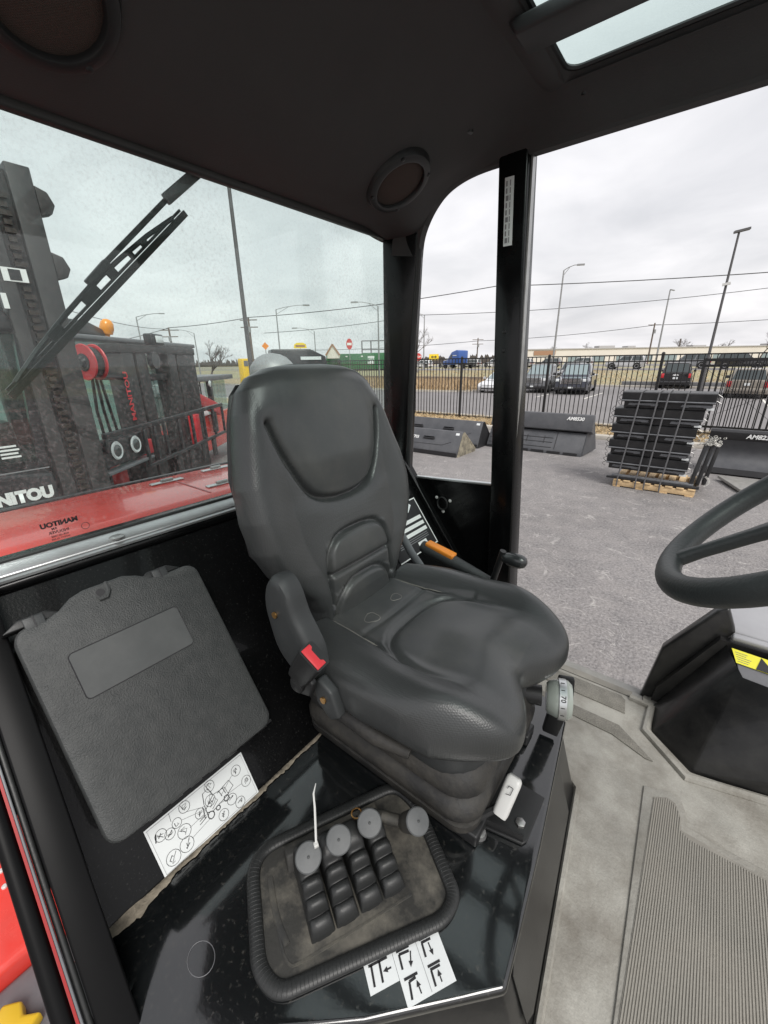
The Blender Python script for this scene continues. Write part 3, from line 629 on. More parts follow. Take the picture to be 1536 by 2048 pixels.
mb = MB(); mb.prism([(-.885, -.155, 1.061), (-.862, -.128, 1.061), (-.835, -.132, 1.061), (-.812, -.108, 1.061), (-.790, -.16, 1.061), (-.84, -.20, 1.061)], (0, 0, .03)); mb.build('tie_down_block', 'yellow_paint', fl, bevel=.006)
# ================================================================== OPERATOR SEAT
YC = .598
seat = thing('operator_seat', 'charcoal vinyl suspension seat with bolstered backrest and cushion', 'seat', (-.35, YC, DZ))
BT = radians(12.5)
BU = Vector((-sin(BT), 0, cos(BT))); BN = Vector((cos(BT), 0, sin(BT)))
B0 = Vector((-.512, YC, 1.775))
hwT = [(0, .124), (.05, .130), (.085, .146), (.12, .176), (.16, .204), (.21, .224), (.27, .231), (.33, .226), (.40, .208), (.46, .190), (.50, .172), (.524, .146), (.539, .105), (.546, .05)]
U_ = smoothpoly([(-.150, .436), (-.138, .385), (-.110, .318), (-.078, .278), (0, .266), (.078, .278), (.110, .318), (.138, .385), (.150, .436)], 2)
PAD = smoothpoly([(-.098, .055), (-.098, .14), (-.085, .178), (-.05, .200), (.05, .200), (.085, .178), (.098, .14), (.098, .055)], 2)
PADB = smoothpoly([(-.096, .120), (-.04, .122), (.04, .122), (.096, .120)], 1)
ARC = smoothpoly([(-.096, .018), (-.084, .062), (-.045, .094), (.045, .094), (.084, .062), (.096, .018)], 2)
def inpad(y, s): return abs(y) < .096 and .122 < s < .200-.4*max(0, abs(y)-.055)
def relief(y, s, hw):
    r = 0
    a = abs(y)/max(hw, .05)
    r += .044*max(0, (a-.62)/.38)**1.2*curve([(0, .25), (.1, .7), (.25, 1), (.42, .5), (.5, .1), (.56, 0)], s)      # side bolsters
    r += .012*curve([(.28, 0), (.36, 1), (.5, .9), (.56, 0)], s)*max(0, 1-(y/.16)**2)                                 # head pad swell
    r += .010*curve([(.0, .4), (.14, 1), (.25, .4), (.3, 0)], s)*max(0, 1-(y/.2)**2)                                  # lumbar swell
    d = segd((y, s), U_); r -= .017*exp(-(d/.0058)**2)
    r -= .006*exp(-(d/.022)**2)
    d = segd((y, s), PAD); r -= .013*exp(-(d/.0055)**2)
    d = segd((y, s), PADB); r -= .011*exp(-(d/.0052)**2)
    d = segd((y, s), ARC); r -= .012*exp(-(d/.0055)**2)
    if inpad(y, s): r += .006*max(0, 1-(y/.1)**4)*max(0, 1-((s-.16)/.042)**4)
    if s < .092-.4*max(0, abs(y)-.05): r += .006*max(0, 1-(y/.1)**4)*max(0, 1-((s-.045)/.055)**4)
    return r
NS, NF, NBk = 190, 190, 28
rings = []
for i in range(NS+1):
    s = -.02+.566*(1-(1-i/NS)**1.25) if i < NS else .546
    hw = lin(hwT, max(0, s)); k = max(0, min(1, (s-.44)/.106)); t = .052*(max(.02, 1-k**2.6))**.5
    t *= lin([(-.02, .55), (.06, .9), (.14, 1), (1, 1)], s)
    ring = []
    for j in range(NF):            # front, left to right
        u = -1+2*j/(NF-1); uu = sin(u*pi/2)*.55+u*.45; y = uu*hw; e = (max(0, 1-abs(uu)**4.5))**.4
        ring.append(B0+BU*s+Vector((0, y, 0))+BN*(t*e*1.0-.052+relief(y, s, hw)*e**.6*min(1, t/.03)))
    for j in range(1, NBk-1):      # back
        u = 1-2*j/(NBk-1); e = (max(0, 1-abs(u)**4))**.5; ring.append(B0+BU*s+Vector((0, u*hw, 0))+BN*(-.052-t*1.15*e))
    rings.append(ring)
bk = MB().loft(rings).build('backrest', ['seat_vinyl', 'seat_fine'], seat, smooth=180)
for f in bk.data.polygons:         # fine-grained centre panels
    c = f.center+ORG[bk.name]-B0; s = c.dot(BU); y = c.y
    inU = s > .268 and abs(y) < lin([(.268, .06), (.285, .083), (.318, .112), (.38, .138), (.43, .15), (.6, .17)], s)
    if (inU or (s < .195 and abs(y) < .094)) and f.normal.dot(BN) > .4: f.material_index = 1
# plastic shell behind the backrest
rings = []
for s in (.0, .06, .2, .35, .45, .5, .52):
    hw = lin(hwT, s)*.93; t = .03*(1 if s < .45 else .6 if s < .51 else .2)
    rings.append([B0+BU*s+Vector((0, hw*cos(a), 0))+BN*(-.075+t*sin(a)-.018) for a in [2*pi*k/24 for k in range(24)]])
MB().loft(rings).build('back_shell', 'dark_plastic', seat, smooth=60)

# cushion
XR, CZ = -.548, 1.803
def cfront(u):                     # plan outline of the front edge: two thigh lobes and a notch
    a = abs(u); return -.142+.022*exp(-((a-.55)/.32)**2)-.024*exp(-(a/.20)**2)-.085*max(0, (a-.58)/.42)**2
GR = smoothpoly([(-.105, -.15), (-.135, -.27), (-.125, -.352), (-.085, -.402), (0, -.415), (.085, -.402), (.125, -.352), (.135, -.27), (.105, -.15)], 2)   # (y,x) groove of centre pan
SA = [(-.108, -.56), (-.110, -.48), (-.118, -.40), (-.135, -.33)]; SB = [(.108, -.56), (.110, -.48), (.118, -.40), (.135, -.33)]
CR = [(-.110, -.445), (.110, -.445)]
def ctop(y, x, u, v):
    z = CZ
    a = abs(u)
    z += .029*curve([(.42, 0), (.80, 1), (1.0, .85)], a)*curve([(0, .55), (.35, .95), (.75, 1), (1, .62)], v)      # side bolsters
    z += .012*curve([(.55, 0), (.85, 1), (1, .6)], v)                                             # front rise
    z -= .012*exp(-((v-.45)/.3)**2)*max(0, 1-(u/.6)**2)
    p = (y, x)
    z -= .009*exp(-(segd(p, GR)/.0075)**2)*curve([(-.36, 1), (-.20, 0)], x)
    z -= .008*exp(-(min(segd(p, SA), segd(p, SB))/.006)**2)
    z -= .003*exp(-(segd(p, CR)/.006)**2)
    if abs(y) < .13 and -.41 < x < -.15: z += .007*max(0, 1-(y/.13)**4)*max(0, 1-((x+.28)/.13)**4)
    return z
NU, NV = 150, 130; rows = []
hwC = [(0, .196), (.12, .214), (.35, .228), (.6, .232), (.85, .228), (1, .220)]
TH = .060
for j in range(NV+1):
    v0 = j/NV; v = 1-(1-v0)**1.6
    row = []
    for i in range(NU+1):
        u0 = -1+2*i/NU; u = sin(u0*pi/2)*.6+u0*.4
        hw = lin(hwC, v); y = u*hw; x = lerp(XR, cfront(u), v)
        eu = max(0, 1-abs(u)**6)**.30; ev = max(0, 1-v**9)**.36
        z0 = ctop(y, x, u, v); z = z0-TH*(1-eu*ev)
        if v < .03: z -= .02*(1-v/.03)
        row.append(Vector((x, YC+y, z)))
    rows.append(row)
mb = MB(); n = NU+1
for r in rows: mb.v += r
mb.f += [(j*n+i, j*n+i+1, (j+1)*n+i+1, (j+1)*n+i) for j in range(NV) for i in range(NU)]
# tuck under: border loop drawn in and down, then a bottom
bd = [0*n+i for i in range(n)]+[j*n+NU for j in range(1, NV+1)]+[NV*n+i for i in range(NU-1, -1, -1)]+[j*n for j in range(NV-1, 0, -1)]
prev = bd
cxy = Vector((-.34, YC, 0))
for (sc_, dz) in ((1.0, -.008), (.975, -.020), (.92, -.034), (.83, -.046)):
    cur = []
    for b in bd:
        p = mb.v[b]; q = Vector((cxy.x+(p.x-cxy.x)*sc_, cxy.y+(p.y-cxy.y)*sc_, lerp(p.z, CZ-TH+.015, .6)+dz)); cur.append(len(mb.v)); mb.v.append(q)
    m_ = len(bd); mb.f += [(prev[k], prev[(k+1) % m_], cur[(k+1) % m_], cur[k]) for k in range(m_)]; prev = cur
mb.f.append(tuple(prev))
cs_ = mb.build('cushion', ['seat_vinyl', 'seat_fine'], seat, smooth=180)
for f in cs_.data.polygons:
    c = f.center+ORG[cs_.name]; y, x = c.y-YC, c.x
    if f.normal.z > .5 and ((abs(y) < .108 and x < -.405) or (abs(y) < lin([(-.417, .03), (-.402, .085), (-.352, .125), (-.27, .135), (-.15, .11)], x) and -.415 < x < -.175)): f.material_index = 1
# dried water rings on the rear of the cushion
for (x, y, r) in ((-.468, -.052, .018), (-.475, .042, .014)):
    pts = []
    for k in range(20):
        a = k*pi/10; rr = r*(1+.12*sin(3*a)); xx, yy = x+rr*cos(a)*.8, y+rr*sin(a); v = max(.05, (xx-XR)/(-.142-XR)); pts.append((xx, YC+yy, ctop(yy, xx, yy/.22, v)-.0006))
    MB().tube(pts, .0011, 4, closed=True).build('water_mark', 'dust_mark', cs_)

for sg in (-1, 1):                 # dust lying in the rear seams
    pts = []
    for k in range(14):
        xx = lerp(-.535, -.40, k/13); yy = sg*lin([(-.56, .108), (-.48, .110), (-.40, .118)], xx); pts.append((xx, YC+yy, ctop(yy, xx, yy/.22, max(.05, (xx-XR)/(-.142-XR)))+.0012))
    MB().tube(pts, [.0004]+[.0016]*12+[.0004], 5, sq=.6).build('seam_dust', 'dust_mark', cs_)
# seat pan and suspension boot
def loop(x0, x1, hw, z, r, n=6): return [Vector(((x0+x1)/2+a, YC+b, z)) for a, b in rrect(x1-x0, 2*hw, r, n)]
MB().loft([loop(-.545, -.180, .185, 1.73, .08), loop(-.550, -.178, .180, 1.70, .08), loop(-.550, -.176, .174, 1.668, .08), loop(-.545, -.172, .160, 1.642, .07), loop(-.54, -.19, .13, 1.63, .06)]).build('seat_pan', 'matte_plastic', seat, smooth=70)
prof = [(1.668, .150, .06), (1.660, .162, .06), (1.642, .172, .06), (1.622, .172, .06), (1.606, .160, .055), (1.600, .158, .055), (1.594, .166, .055), (1.582, .172, .05), (1.566, .171, .05), (1.556, .160, .05), (1.553, .158, .045), (1.550, .166, .04), (1.534, .165, .04), (1.530, .158, .04)]
MB().loft([loop(-.585+(.172-h)*.6, -.165-(.172-h)*.8, h, z, r) for z, h, r in prof]).build('suspension_boot', 'boot_dusty', seat, smooth=60)
for s_ in (-1, 1): mb = MB(); mb.box((-.575, YC+s_*.125-.022, 1.5015), (-.165, YC+s_*.125+.022, 1.529)); mb.build('base_rail', 'dark_plastic', seat, bevel=.004)
# slide rail ends, handle and bolt at the front
mb = MB(); mb.prism([(-.20, .483, 1.5015), (-.103, .505, 1.5015), (-.098, .515, 1.5015), (-.098, .610, 1.5015), (-.20, .610, 1.5015)], (0, 0, .0055)); mb.build('slide_rail', 'dark_plastic', seat, bevel=.0015)
mb = MB(); mb.bar((-.20, .489, 1.515), (-.104, .510, 1.515), .004, .016); mb.build('rail_flange', 'dark_plastic', seat)
mb = MB(); mb.lathe([(.009, 0), (.009, .005), (.005, .007)], (-.118, .535, 1.507), n=6); mb.build('rail_bolt', 'steel', seat)
mb = MB(); mb.tube([(-.26, .452, 1.535), (-.205, .462, 1.535), (-.175, .480, 1.54), (-.150, .510, 1.555)], .007, 8); mb.build('slide_lever', 'dark_plastic', seat)
ax_ = Vector((.10, .62, .78)).normalized(); a1, a2, _ = basis(ax_, (0, 1, 0))
c0 = Vector((-.142, .520, 1.578))
rings = [[c0+ax_*h+a1*x*s_+a2*y*s_ for x, y in rrect(.026, .020, .007, 4)] for h, s_ in ((-.036, .9), (-.030, 1), (.022, 1.06), (.030, 1.0), (.034, .75))]
hdl = MB().loft(rings).build('slide_handle', 'white_plastic', seat, smooth=60)
hn = (Vector((0, 0, CAM_Z))-c0).normalized(); hn = (hn-ax_*hn.dot(ax_)).normalized(); hs_ = ax_.cross(hn)
for (u0, v0, u1, v1) in ((-.004, .018, .004, .018), (.004, .018, .0035, .006), (.0035, .006, -.004, .004), (-.004, .018, -.0045, .013)): MB().bar(c0+ax_*v0+hs_*u0+hn*.0135, c0+ax_*v1+hs_*u1+hn*.0135, .0010, .0005, hn).build('handle_symbol', 'ink', hdl)
MB().lathe([(.014, 0), (.012, .008), (.006, .010)], (-.172, .478, DZ+.0005), n=14).build('deck_bolt', 'steel', seat)
MB().box((-.176, .474, DZ+.011), (-.166, .480, DZ+.0125)).build('bolt_paint', 'red_plastic', seat)
# weight dial on the front
da = Vector((.93, .32, .05)).normalized(); dc = Vector((-.122, .708, 1.660))
MB().lathe([(.026, -.022), (.031, -.018), (.036, -.004), (.0385, .005), (.0375, .018), (.031, .025), (.018, .027)], dc, da, 36, (0, 0, 1)).build('weight_dial', 'clear_dial', seat, smooth=35)
mb = MB(); mb.lathe([(.0388, .000), (.0393, .0005), (.0393, .0135), (.0388, .014)], dc, da, 36, (0, 0, 1)); dl = mb.build('dial_band', 'alu', seat)
b1, b2, _ = basis(da, (0, 0, 1))
side_n = (Vector((-dc.x, -dc.y, CAM_Z-dc.z)).normalized()); side_n = (side_n-da*side_n.dot(da)).normalized()
text('dial_print', '70', .0125, dc+side_n*.0398+da*.007, da.cross(side_n), da, 'ink', dl, bold=.0003)
for k in (-2, -1, 1, 2):
    q = (side_n*cos(k*.42)+da.cross(side_n)*sin(k*.42)); MB().bar(dc+q*.0397+da*.003, dc+q*.0397+da*.010, .0012, .0006, q).build('dial_tick', 'ink', dl)
MB().cyl(dc-da*.03, dc-da*.11, .020, 16).build('dial_hub', 'dark_plastic', seat)
mb = MB(); mb.prism([(-.150, .755, 1.51), (-.118, .758, 1.51), (-.100, .762, 1.62), (-.105, .765, 1.672), (-.135, .762, 1.665)], (-.005, .012, 0)); mb.build('front_bracket', 'dark_plastic', seat, bevel=.003)
# recliner cover, belt buckle and its anchor on the near side
rc = smoothpoly([(-.555, 1.838), (-.572, 1.91), (-.548, 1.985), (-.505, 2.000), (-.470, 1.965), (-.452, 1.905), (-.425, 1.868), (-.392, 1.82), (-.388, 1.742), (-.43, 1.722), (-.485, 1.735), (-.535, 1.775)], 2, True)
mb = MB(); ctr = Vector((-.485, 1.855))
rings = []
for (yy, sc_) in ((.388, .97), (.372, 1.0), (.362, .99), (.353, .93), (.350, .80), (.350, .3)): rings.append([Vector((ctr.x+(p.x-ctr.x)*sc_*.68-.012, yy, ctr.y+(p.y-ctr.y)*sc_*.70+.012)) for p in rc])
MB().loft(rings).build('recliner_cover', 'matte_plastic', seat, smooth=45)
MB().lathe([(.006, 0), (.006, .003), (.002, .003)], (-.520, .3495, 1.892), (0, -1, 0), 12).build('cover_screw', 'brass', seat)
bx = Vector((.58, -.06, .81)).normalized(); by = Vector((.80, .1, -.58)); by = (by-bx*by.dot(bx)).normalized(); bz = bx.cross(by)
q0 = Vector((-.424, .332, 1.845))
rings = [[q0+bx*h+by*x*s_+bz*y*s_ for x, y in rrect(.046, .030, .006, 3)] for h, s_ in ((-.052, .62), (-.046, .78), (-.01, .95), (.034, 1.0), (.040, .97))]
bk_ = MB().loft(rings).build('belt_buckle', 'dark_plastic', seat, smooth=40)
mb = MB(); t0 = q0+bx*.0405
mb.prism([t0-by*.019-bz*.012, t0+by*.019-bz*.012, t0+by*.019+bz*.006, t0+by*.013+bz*.006, t0+by*.010+bz*.002, t0-by*.010+bz*.002, t0-by*.013+bz*.006, t0-by*.019+bz*.006], bx*.0022); mb.build('release_button', 'red_plastic', bk_, bevel=.0008)
mb = MB(); mb.prism([(-.480, .335, 1.808), (-.455, .335, 1.832), (-.42, .335, 1.805), (-.430, .335, 1.774), (-.456, .335, 1.766), (-.477, .335, 1.782)], (0, .012, 0)); mb.build('buckle_anchor', 'dark_plastic', seat, bevel=.003)
MB().lathe([(.015, 0), (.015, .006), (.009, .010)], (-.455, .335, 1.790), (0, -1, 0), 16).build('anchor_bolt', 'dark_plastic', seat)
mb = MB(); mb.prism([(-.425, .350, 1.805), (-.395, .350, 1.790), (-.378, .350, 1.745), (-.40, .350, 1.728), (-.432, .350, 1.752), (-.437, .350, 1.785)], (0, .02, 0)); mb.build('side_cover', 'matte_plastic', seat, bevel=.005, seg=3)
MB().lathe([(.006, 0), (.006, .003), (.002, .003)], (-.412, .3495, 1.768), (0, -1, 0), 12).build('cover_screw', 'brass', seat)
mb = MB(); mb.tube([(-.53, .415, 1.735), (-.48, .400, 1.722), (-.41, .395, 1.705), (-.34, .400, 1.69), (-.28, .415, 1.68)], [.016, .019, .018, .016, .010], 10); mb.build('boot_fold', 'boot_dusty', seat)

# --- parking brake and label plate left of the seat
br_ = thing('parking_brake', 'black brake lever with orange grip left of the backrest', 'lever', (-.50, .93, 1.55))
pA, pB = Vector((-.635, 1.0, 1.745)), Vector((-.520, 1.0, 1.722))
dirb = (pB-pA).normalized()
MB().tube([pA, pA+dirb*.02, pB+dirb*.0, pB+dirb*.12], [.018, .022, .020, .012], 14).build('brake_grip', 'matte_plastic', br_)
mb = MB(); a1, a2, _ = basis(dirb); mb.obox(pA.lerp(pB, .55)+a2*.018, a1, a2, dirb, .015, .008, .050); mb.build('grip_insert', 'orange', br_, bevel=.004)
mb = MB(); mb.tube([(-.70, .945, 1.86), (-.685, .945, 1.80), (-.64, .945, 1.74), (-.58, .945, 1.68), (-.55, .945, 1.56)], .008, 8, sq=2.0); mb.build('lever_arm', 'attach_edge', br_)
lp = thing('fuse_label_plate', 'black and white printed fuse label on the sloping wall behind the seat', 'label plate', wall(1.06, .36))
def wq(y0, s0, y1, s1, off, nm, m, th=.001): MB().prism([wall(y0, s0, off), wall(y1, s0, off), wall(y1, s1, off), wall(y0, s1, off)], WN*th).build(nm, m, lp)
wq(.95, .225, 1.175, .405, .002, 'plate', 'ink')
for y0, s0, y1, s1 in ((.95, .223, 1.177, .227), (.95, .403, 1.177, .407), (1.173, .225, 1.177, .405)): wq(y0, s0, y1, s1, .0035, 'plate_edge', 'white_print', .0006)
for s0, y0, y1, h in ((.243, 1.075, 1.125, .014), (.285, .98, 1.160, .013), (.307, .98, 1.160, .013), (.329, .98, 1.160, .013), (.352, .98, 1.08, .012)): wq(y0, s0, y1, s0+h, .0035, 'print_bar', 'white_print', .0006)
for s0 in (.262, .269, .276): wq(.98, s0, 1.15, s0+.0025, .0035, 'print_line', 'ink_grey', .0006)
MB().prism([wall(1.03, .375, .004), wall(1.09, .365, .004), wall(1.12, .385, .004), wall(1.10, .41, .004), wall(1.05, .40, .004)], WN*.015).build('paper_tag', 'paper', lp)
mb = MB(); mb.bar(wall(1.212, .05, .012), wall(1.212, .56, .012), .010, .02, WN); mb.build('wall_rib', 'black_paint', cab, bevel=.002)
kn = thing('side_joystick', 'rounded dark grey lever knob beyond the front left of the cushion', 'lever', (-.40, .99, DZ))
MB().lathe([(.009, -.02), (.014, -.012), (.018, .0), (.020, .020), (.019, .036), (.014, .047), (.005, .052)], (-.348, .985, 1.792), Vector((.80, -.1, .05)), 20).build('knob', 'gloss_knob', kn, smooth=60)
MB().cyl((-.365, .985, 1.81), (-.43, .995, 1.52), .009, 10).build('stem', 'dark_plastic', kn)

# ================================================================== DOCUMENT BOX
db = thing('document_box', 'textured black plastic document box with latches on the sloping rear wall', 'box', wall(.19, .13))
def wp(y, s, off): return wall(y, s, off)
# lid outline: crowned top edge
def lid(inset, off):
    y0, y1, s0, s1 = .052+inset, .332-inset, .118+inset, .462-inset; r = .022
    pts = []
    for cx, cy, a0 in ((y1-r, s1-r, 0), (y0+r, s1-r, pi/2), (y0+r, s0+r, pi), (y1-r, s0+r, 3*pi/2)):
        for k in range(7): t = a0+pi/2*k/6; pts.append((cx+r*cos(t), cy+r*sin(t)))
    res = []
    for k, (y, s) in enumerate(pts):
        res.append((y, s))
        if k == 6:   # crown between the two upper corners
            for q in range(1, 12):
                yy = lerp(y1-r, y0+r, q/12); res.append((yy, s1+.024*curve([(0, 0), (.35, 0), (.75, 1), (1, 1)], 1-abs(yy-.18)/.13)))
    return [wp(y, s, off) for y, s in res]
MB().loft([lid(.010, .001), lid(.004, .03), lid(.004, .055)]).build('case', 'dark_plastic', db, smooth=45)
ld = MB().loft([lid(0, .0555), lid(-.003, .060), lid(-.003, .087), lid(-.001, .091), lid(.004, .0935)]).build('lid', 'box_plastic', db, smooth=30)
def wrr(y0, s0, y1, s1, r, off): return [wp((y0+y1)/2+a, (s0+s1)/2+b, off) for a, b in rrect(y1-y0, s1-s0, r, 4)]
MB().prism(wrr(.097, .322, .268, .399, .007, .0937), WN*.0006).build('name_panel', 'box_smooth', ld)
MB().tube(wrr(.097, .322, .268, .399, .007, .0940), .0009, 5, closed=True).build('panel_groove', 'ink', ld)
for yc in (.080, .270):
    mb = MB(); mb.prism([wp(yc-.040, .466, .055), wp(yc-.018, .480, .055), wp(yc+.018, .480, .055), wp(yc+.040, .466, .055)], WN*.030); lt = mb.build('latch', 'dark_plastic', db, bevel=.002)
    mb = MB(); mb.prism([wp(yc-.013, .459, .086), wp(yc+.013, .459, .086), wp(yc+.013, .477, .086), wp(yc-.013, .477, .086)], WN*.006); mb.build('latch_tab', 'matte_plastic', lt, bevel=.001)
    MB().prism([wp(yc-.001, .458, .0925), wp(yc+.001, .458, .0925), wp(yc+.001, .478, .0925), wp(yc-.001, .478, .0925)], WN*.0008).build('tab_slot', 'ink', lt)
MB().lathe([(.0065, 0), (.0065, .0012)], wp(.172, .474, .0925), WN, 16).build('lock_hole', 'ink', db)
MB().tube([wp(.186, .488, .088), wp(.184, .472, .094), wp(.178, .463, .095), wp(.166, .463, .095)], .004, 8).build('lock_boss', 'box_plastic', db)
for k in range(7):
    y = .105+k*.034; mb = MB(); mb.cyl(wp(y, .112, .060), wp(y+.020, .112, .060), .0055, 8); mb.cyl(wp(y+.021, .112, .060), wp(y+.033, .112, .060), .0030, 6); mb.prism([wp(y+.002, .105, .052), wp(y+.008, .105, .052), wp(y+.008, .125, .066), wp(y+.002, .125, .066)], WN*.004); mb.build('hinge_knuckle', 'dark_plastic', db)

# ================================================================== MAINTENANCE DIAGRAM LABEL
ml = thing('maintenance_diagram', 'white service diagram label with line drawing below the document box', 'label', wall(.19, .04))
LY0, LY1 = .099, .283
def lq(u, v, off=.002): # u 0..1 left to right, v 0..1 bottom to top
    return wall(lerp(LY0, LY1, u)+.004*(v-.5)*(1 if u > .5 else 0), .002+v*.083, off+.004*u*(1-v))
mb = MB(); mb.v = [lq(i/8, j/4) for j in range(5) for i in range(9)]; mb.f = [(j*9+i, j*9+i+1, (j+1)*9+i+1, (j+1)*9+i) for j in range(4) for i in range(8)]; mb.build('label_sheet', 'paper', ml, smooth=180)
def ldraw(nm, pts, r=.0005, closed=False, m='ink'): MB().tube([lq(u, v, .0027) for u, v in pts], r, 4, closed=closed).build(nm, m, ml)
ldraw('print_frame', [(.02, .03), (.98, .03), (.98, .96), (.02, .96)], .0004, True, 'ink_grey')
AR = .083/.184
R = random.Random(11)
for (u, v, r) in ((.10, .72, .05), (.115, .20, .062), (.245, .22, .062), (.165, .62, .045), (.245, .70, .042), (.35, .86, .05), (.44, .53, .045), (.27, .46, .06), (.56, .60, .05), (.60, .86, .05), (.74, .30, .05), (.80, .12, .05), (.88, .74, .05), (.93, .40, .05), (.62, .16, .05)):
    ldraw('print_circle', [(u+r*cos(k*pi/7), v+r*sin(k*pi/7)/AR) for k in range(14)], .00038, True)
    for q in range(2): ldraw('print_stroke', [(u+R.uniform(-.6, .6)*r, v+R.uniform(-.6, .6)*r/AR) for _ in range(4)], .0006 if q else .0004)
for (a, b) in (((.35, .75), (.46, .62)), ((.29, .68), (.44, .56)), ((.60, .75), (.56, .66)), ((.83, .72), (.66, .52)), ((.70, .36), (.62, .42)), ((.32, .44), (.46, .46)), ((.30, .24), (.50, .30)), ((.88, .42), (.68, .46)), ((.22, .97), (.21, .80))): ldraw('print_leader', [a, b], .0003)
trk = [[(.46, .36), (.48, .60), (.50, .60), (.49, .36)], [(.49, .50), (.60, .66), (.72, .62), (.73, .44), (.55, .38), (.49, .44)], [(.50, .62), (.52, .82), (.58, .84), (.60, .66)], [(.54, .48), (.60, .60), (.62, .50), (.55, .42)], [(.64, .62), (.78, .68), (.80, .52), (.73, .46)], [(.40, .34), (.48, .38)], [(.41, .40), (.48, .42)], [(.66, .64), (.67, .50)], [(.70, .65), (.71, .50)]]
for t in trk: ldraw('print_vehicle', t, .0006)
for u, v, r in ((.52, .34, .032), (.70, .40, .026), (.60, .36, .02)):
    ldraw('print_wheel', [(u+r*cos(k*pi/5), v+r*sin(k*pi/5)/AR) for k in range(10)], .0008, True)
ldraw('print_tool', [(.045, .66), (.07, .80)], .0009)

# ================================================================== LEVER CONSOLE
E1 = Vector((.44, .90, 0)).normalized(); E2 = Vector((.90, -.44, 0)).normalized(); K0 = Vector((-.313, .287, DZ))
def kp(a, b, h): return K0+E1*a+E2*b+Vector((0, 0, h))
lc = thing('lever_console', 'dusty rubber console plate with ribbed edge gasket holding the levers', 'console', K0)
wo = [(-.475, .203), (-.345, .462), (-.285, .457), (-.152, .372), (-.152, .335), (-.295, .122), (-.338, .120)]
ol = roundpoly([((Vector((x, y, 0))-K0).dot(E1)*.955, (Vector((x, y, 0))-K0).dot(E2)*.945) for x, y in wo], .045, 6)
MB().tube([kp(p.x, p.y, .006) for p in ol], .0108, 12, closed=True, sq=.62).build('edge_gasket', 'rubber', lc, smooth=60)
m_ = len(ol); gk = []
for k in range(0, m_):          # ribs pressed into the gasket
    p, q = ol[k], ol[(k+1) % m_]; nn = max(1, int((q-p).length/.0055))
    for i in range(nn): gk.append((p.lerp(q, i/nn), (q-p).normalized()))
mb = MB()
for p, d in gk:
    nrm2 = Vector((-d.y, d.x)); mb.tube([kp(p.x+nrm2.x*.0103*cos(t), p.y+nrm2.y*.0103*cos(t), .006+.0064*sin(t)) for t in (0.5, 1.0, 1.57, 2.1, 2.6)], .0007, 4)
setp(mb.build('gasket_ribs', 'rubber', lc), kind='stuff')
MB().loft([[kp(p.x*.955, p.y*.94, .005) for p in ol], [kp(p.x*.90, p.y*.86, .001) for p in ol], [kp(p.x*.885, p.y*.84, -.001+.003) for p in ol]]).build('console_plate', 'plate_dusty', lc, smooth=70)
mb = MB(); mb.tube([kp(p.x*.80, p.y*.74, .003) for p in smoothpoly([(-.150, -.02), (-.150, .085), (-.12, .092), (.10, .092)], 2)], .0032, 6); mb.build('plate_rib', 'rubber_dusty', lc)
mb = MB(); mb.tube([kp(p.x, p.y, .003) for p in smoothpoly([(-.118, -.055), (-.120, .0), (-.112, .040)], 2)], .006, 8, sq=.7); mb.build('plate_rib', 'rubber_dusty', lc)
mb = MB(); mb.loft([[kp(a, b, .003) for a, b in ((-.090, -.083), (.085, -.083), (.085, -.045), (-.090, -.045))], [kp(a, b, .026) for a, b in ((-.088, -.078), (.083, -.078), (.083, -.060), (-.088, -.060))]]); hb = mb.build('slot_housing', 'plate_dusty', lc, bevel=.003)
for a in (-.042, -.002, .038):
    for d in (-.004, .004): MB().obox(kp(a+d, -.058, .0235), E1, E2, Vector((0, 0, 1)), .0014, .010, .004).build('vent_slot', 'ink', hb)
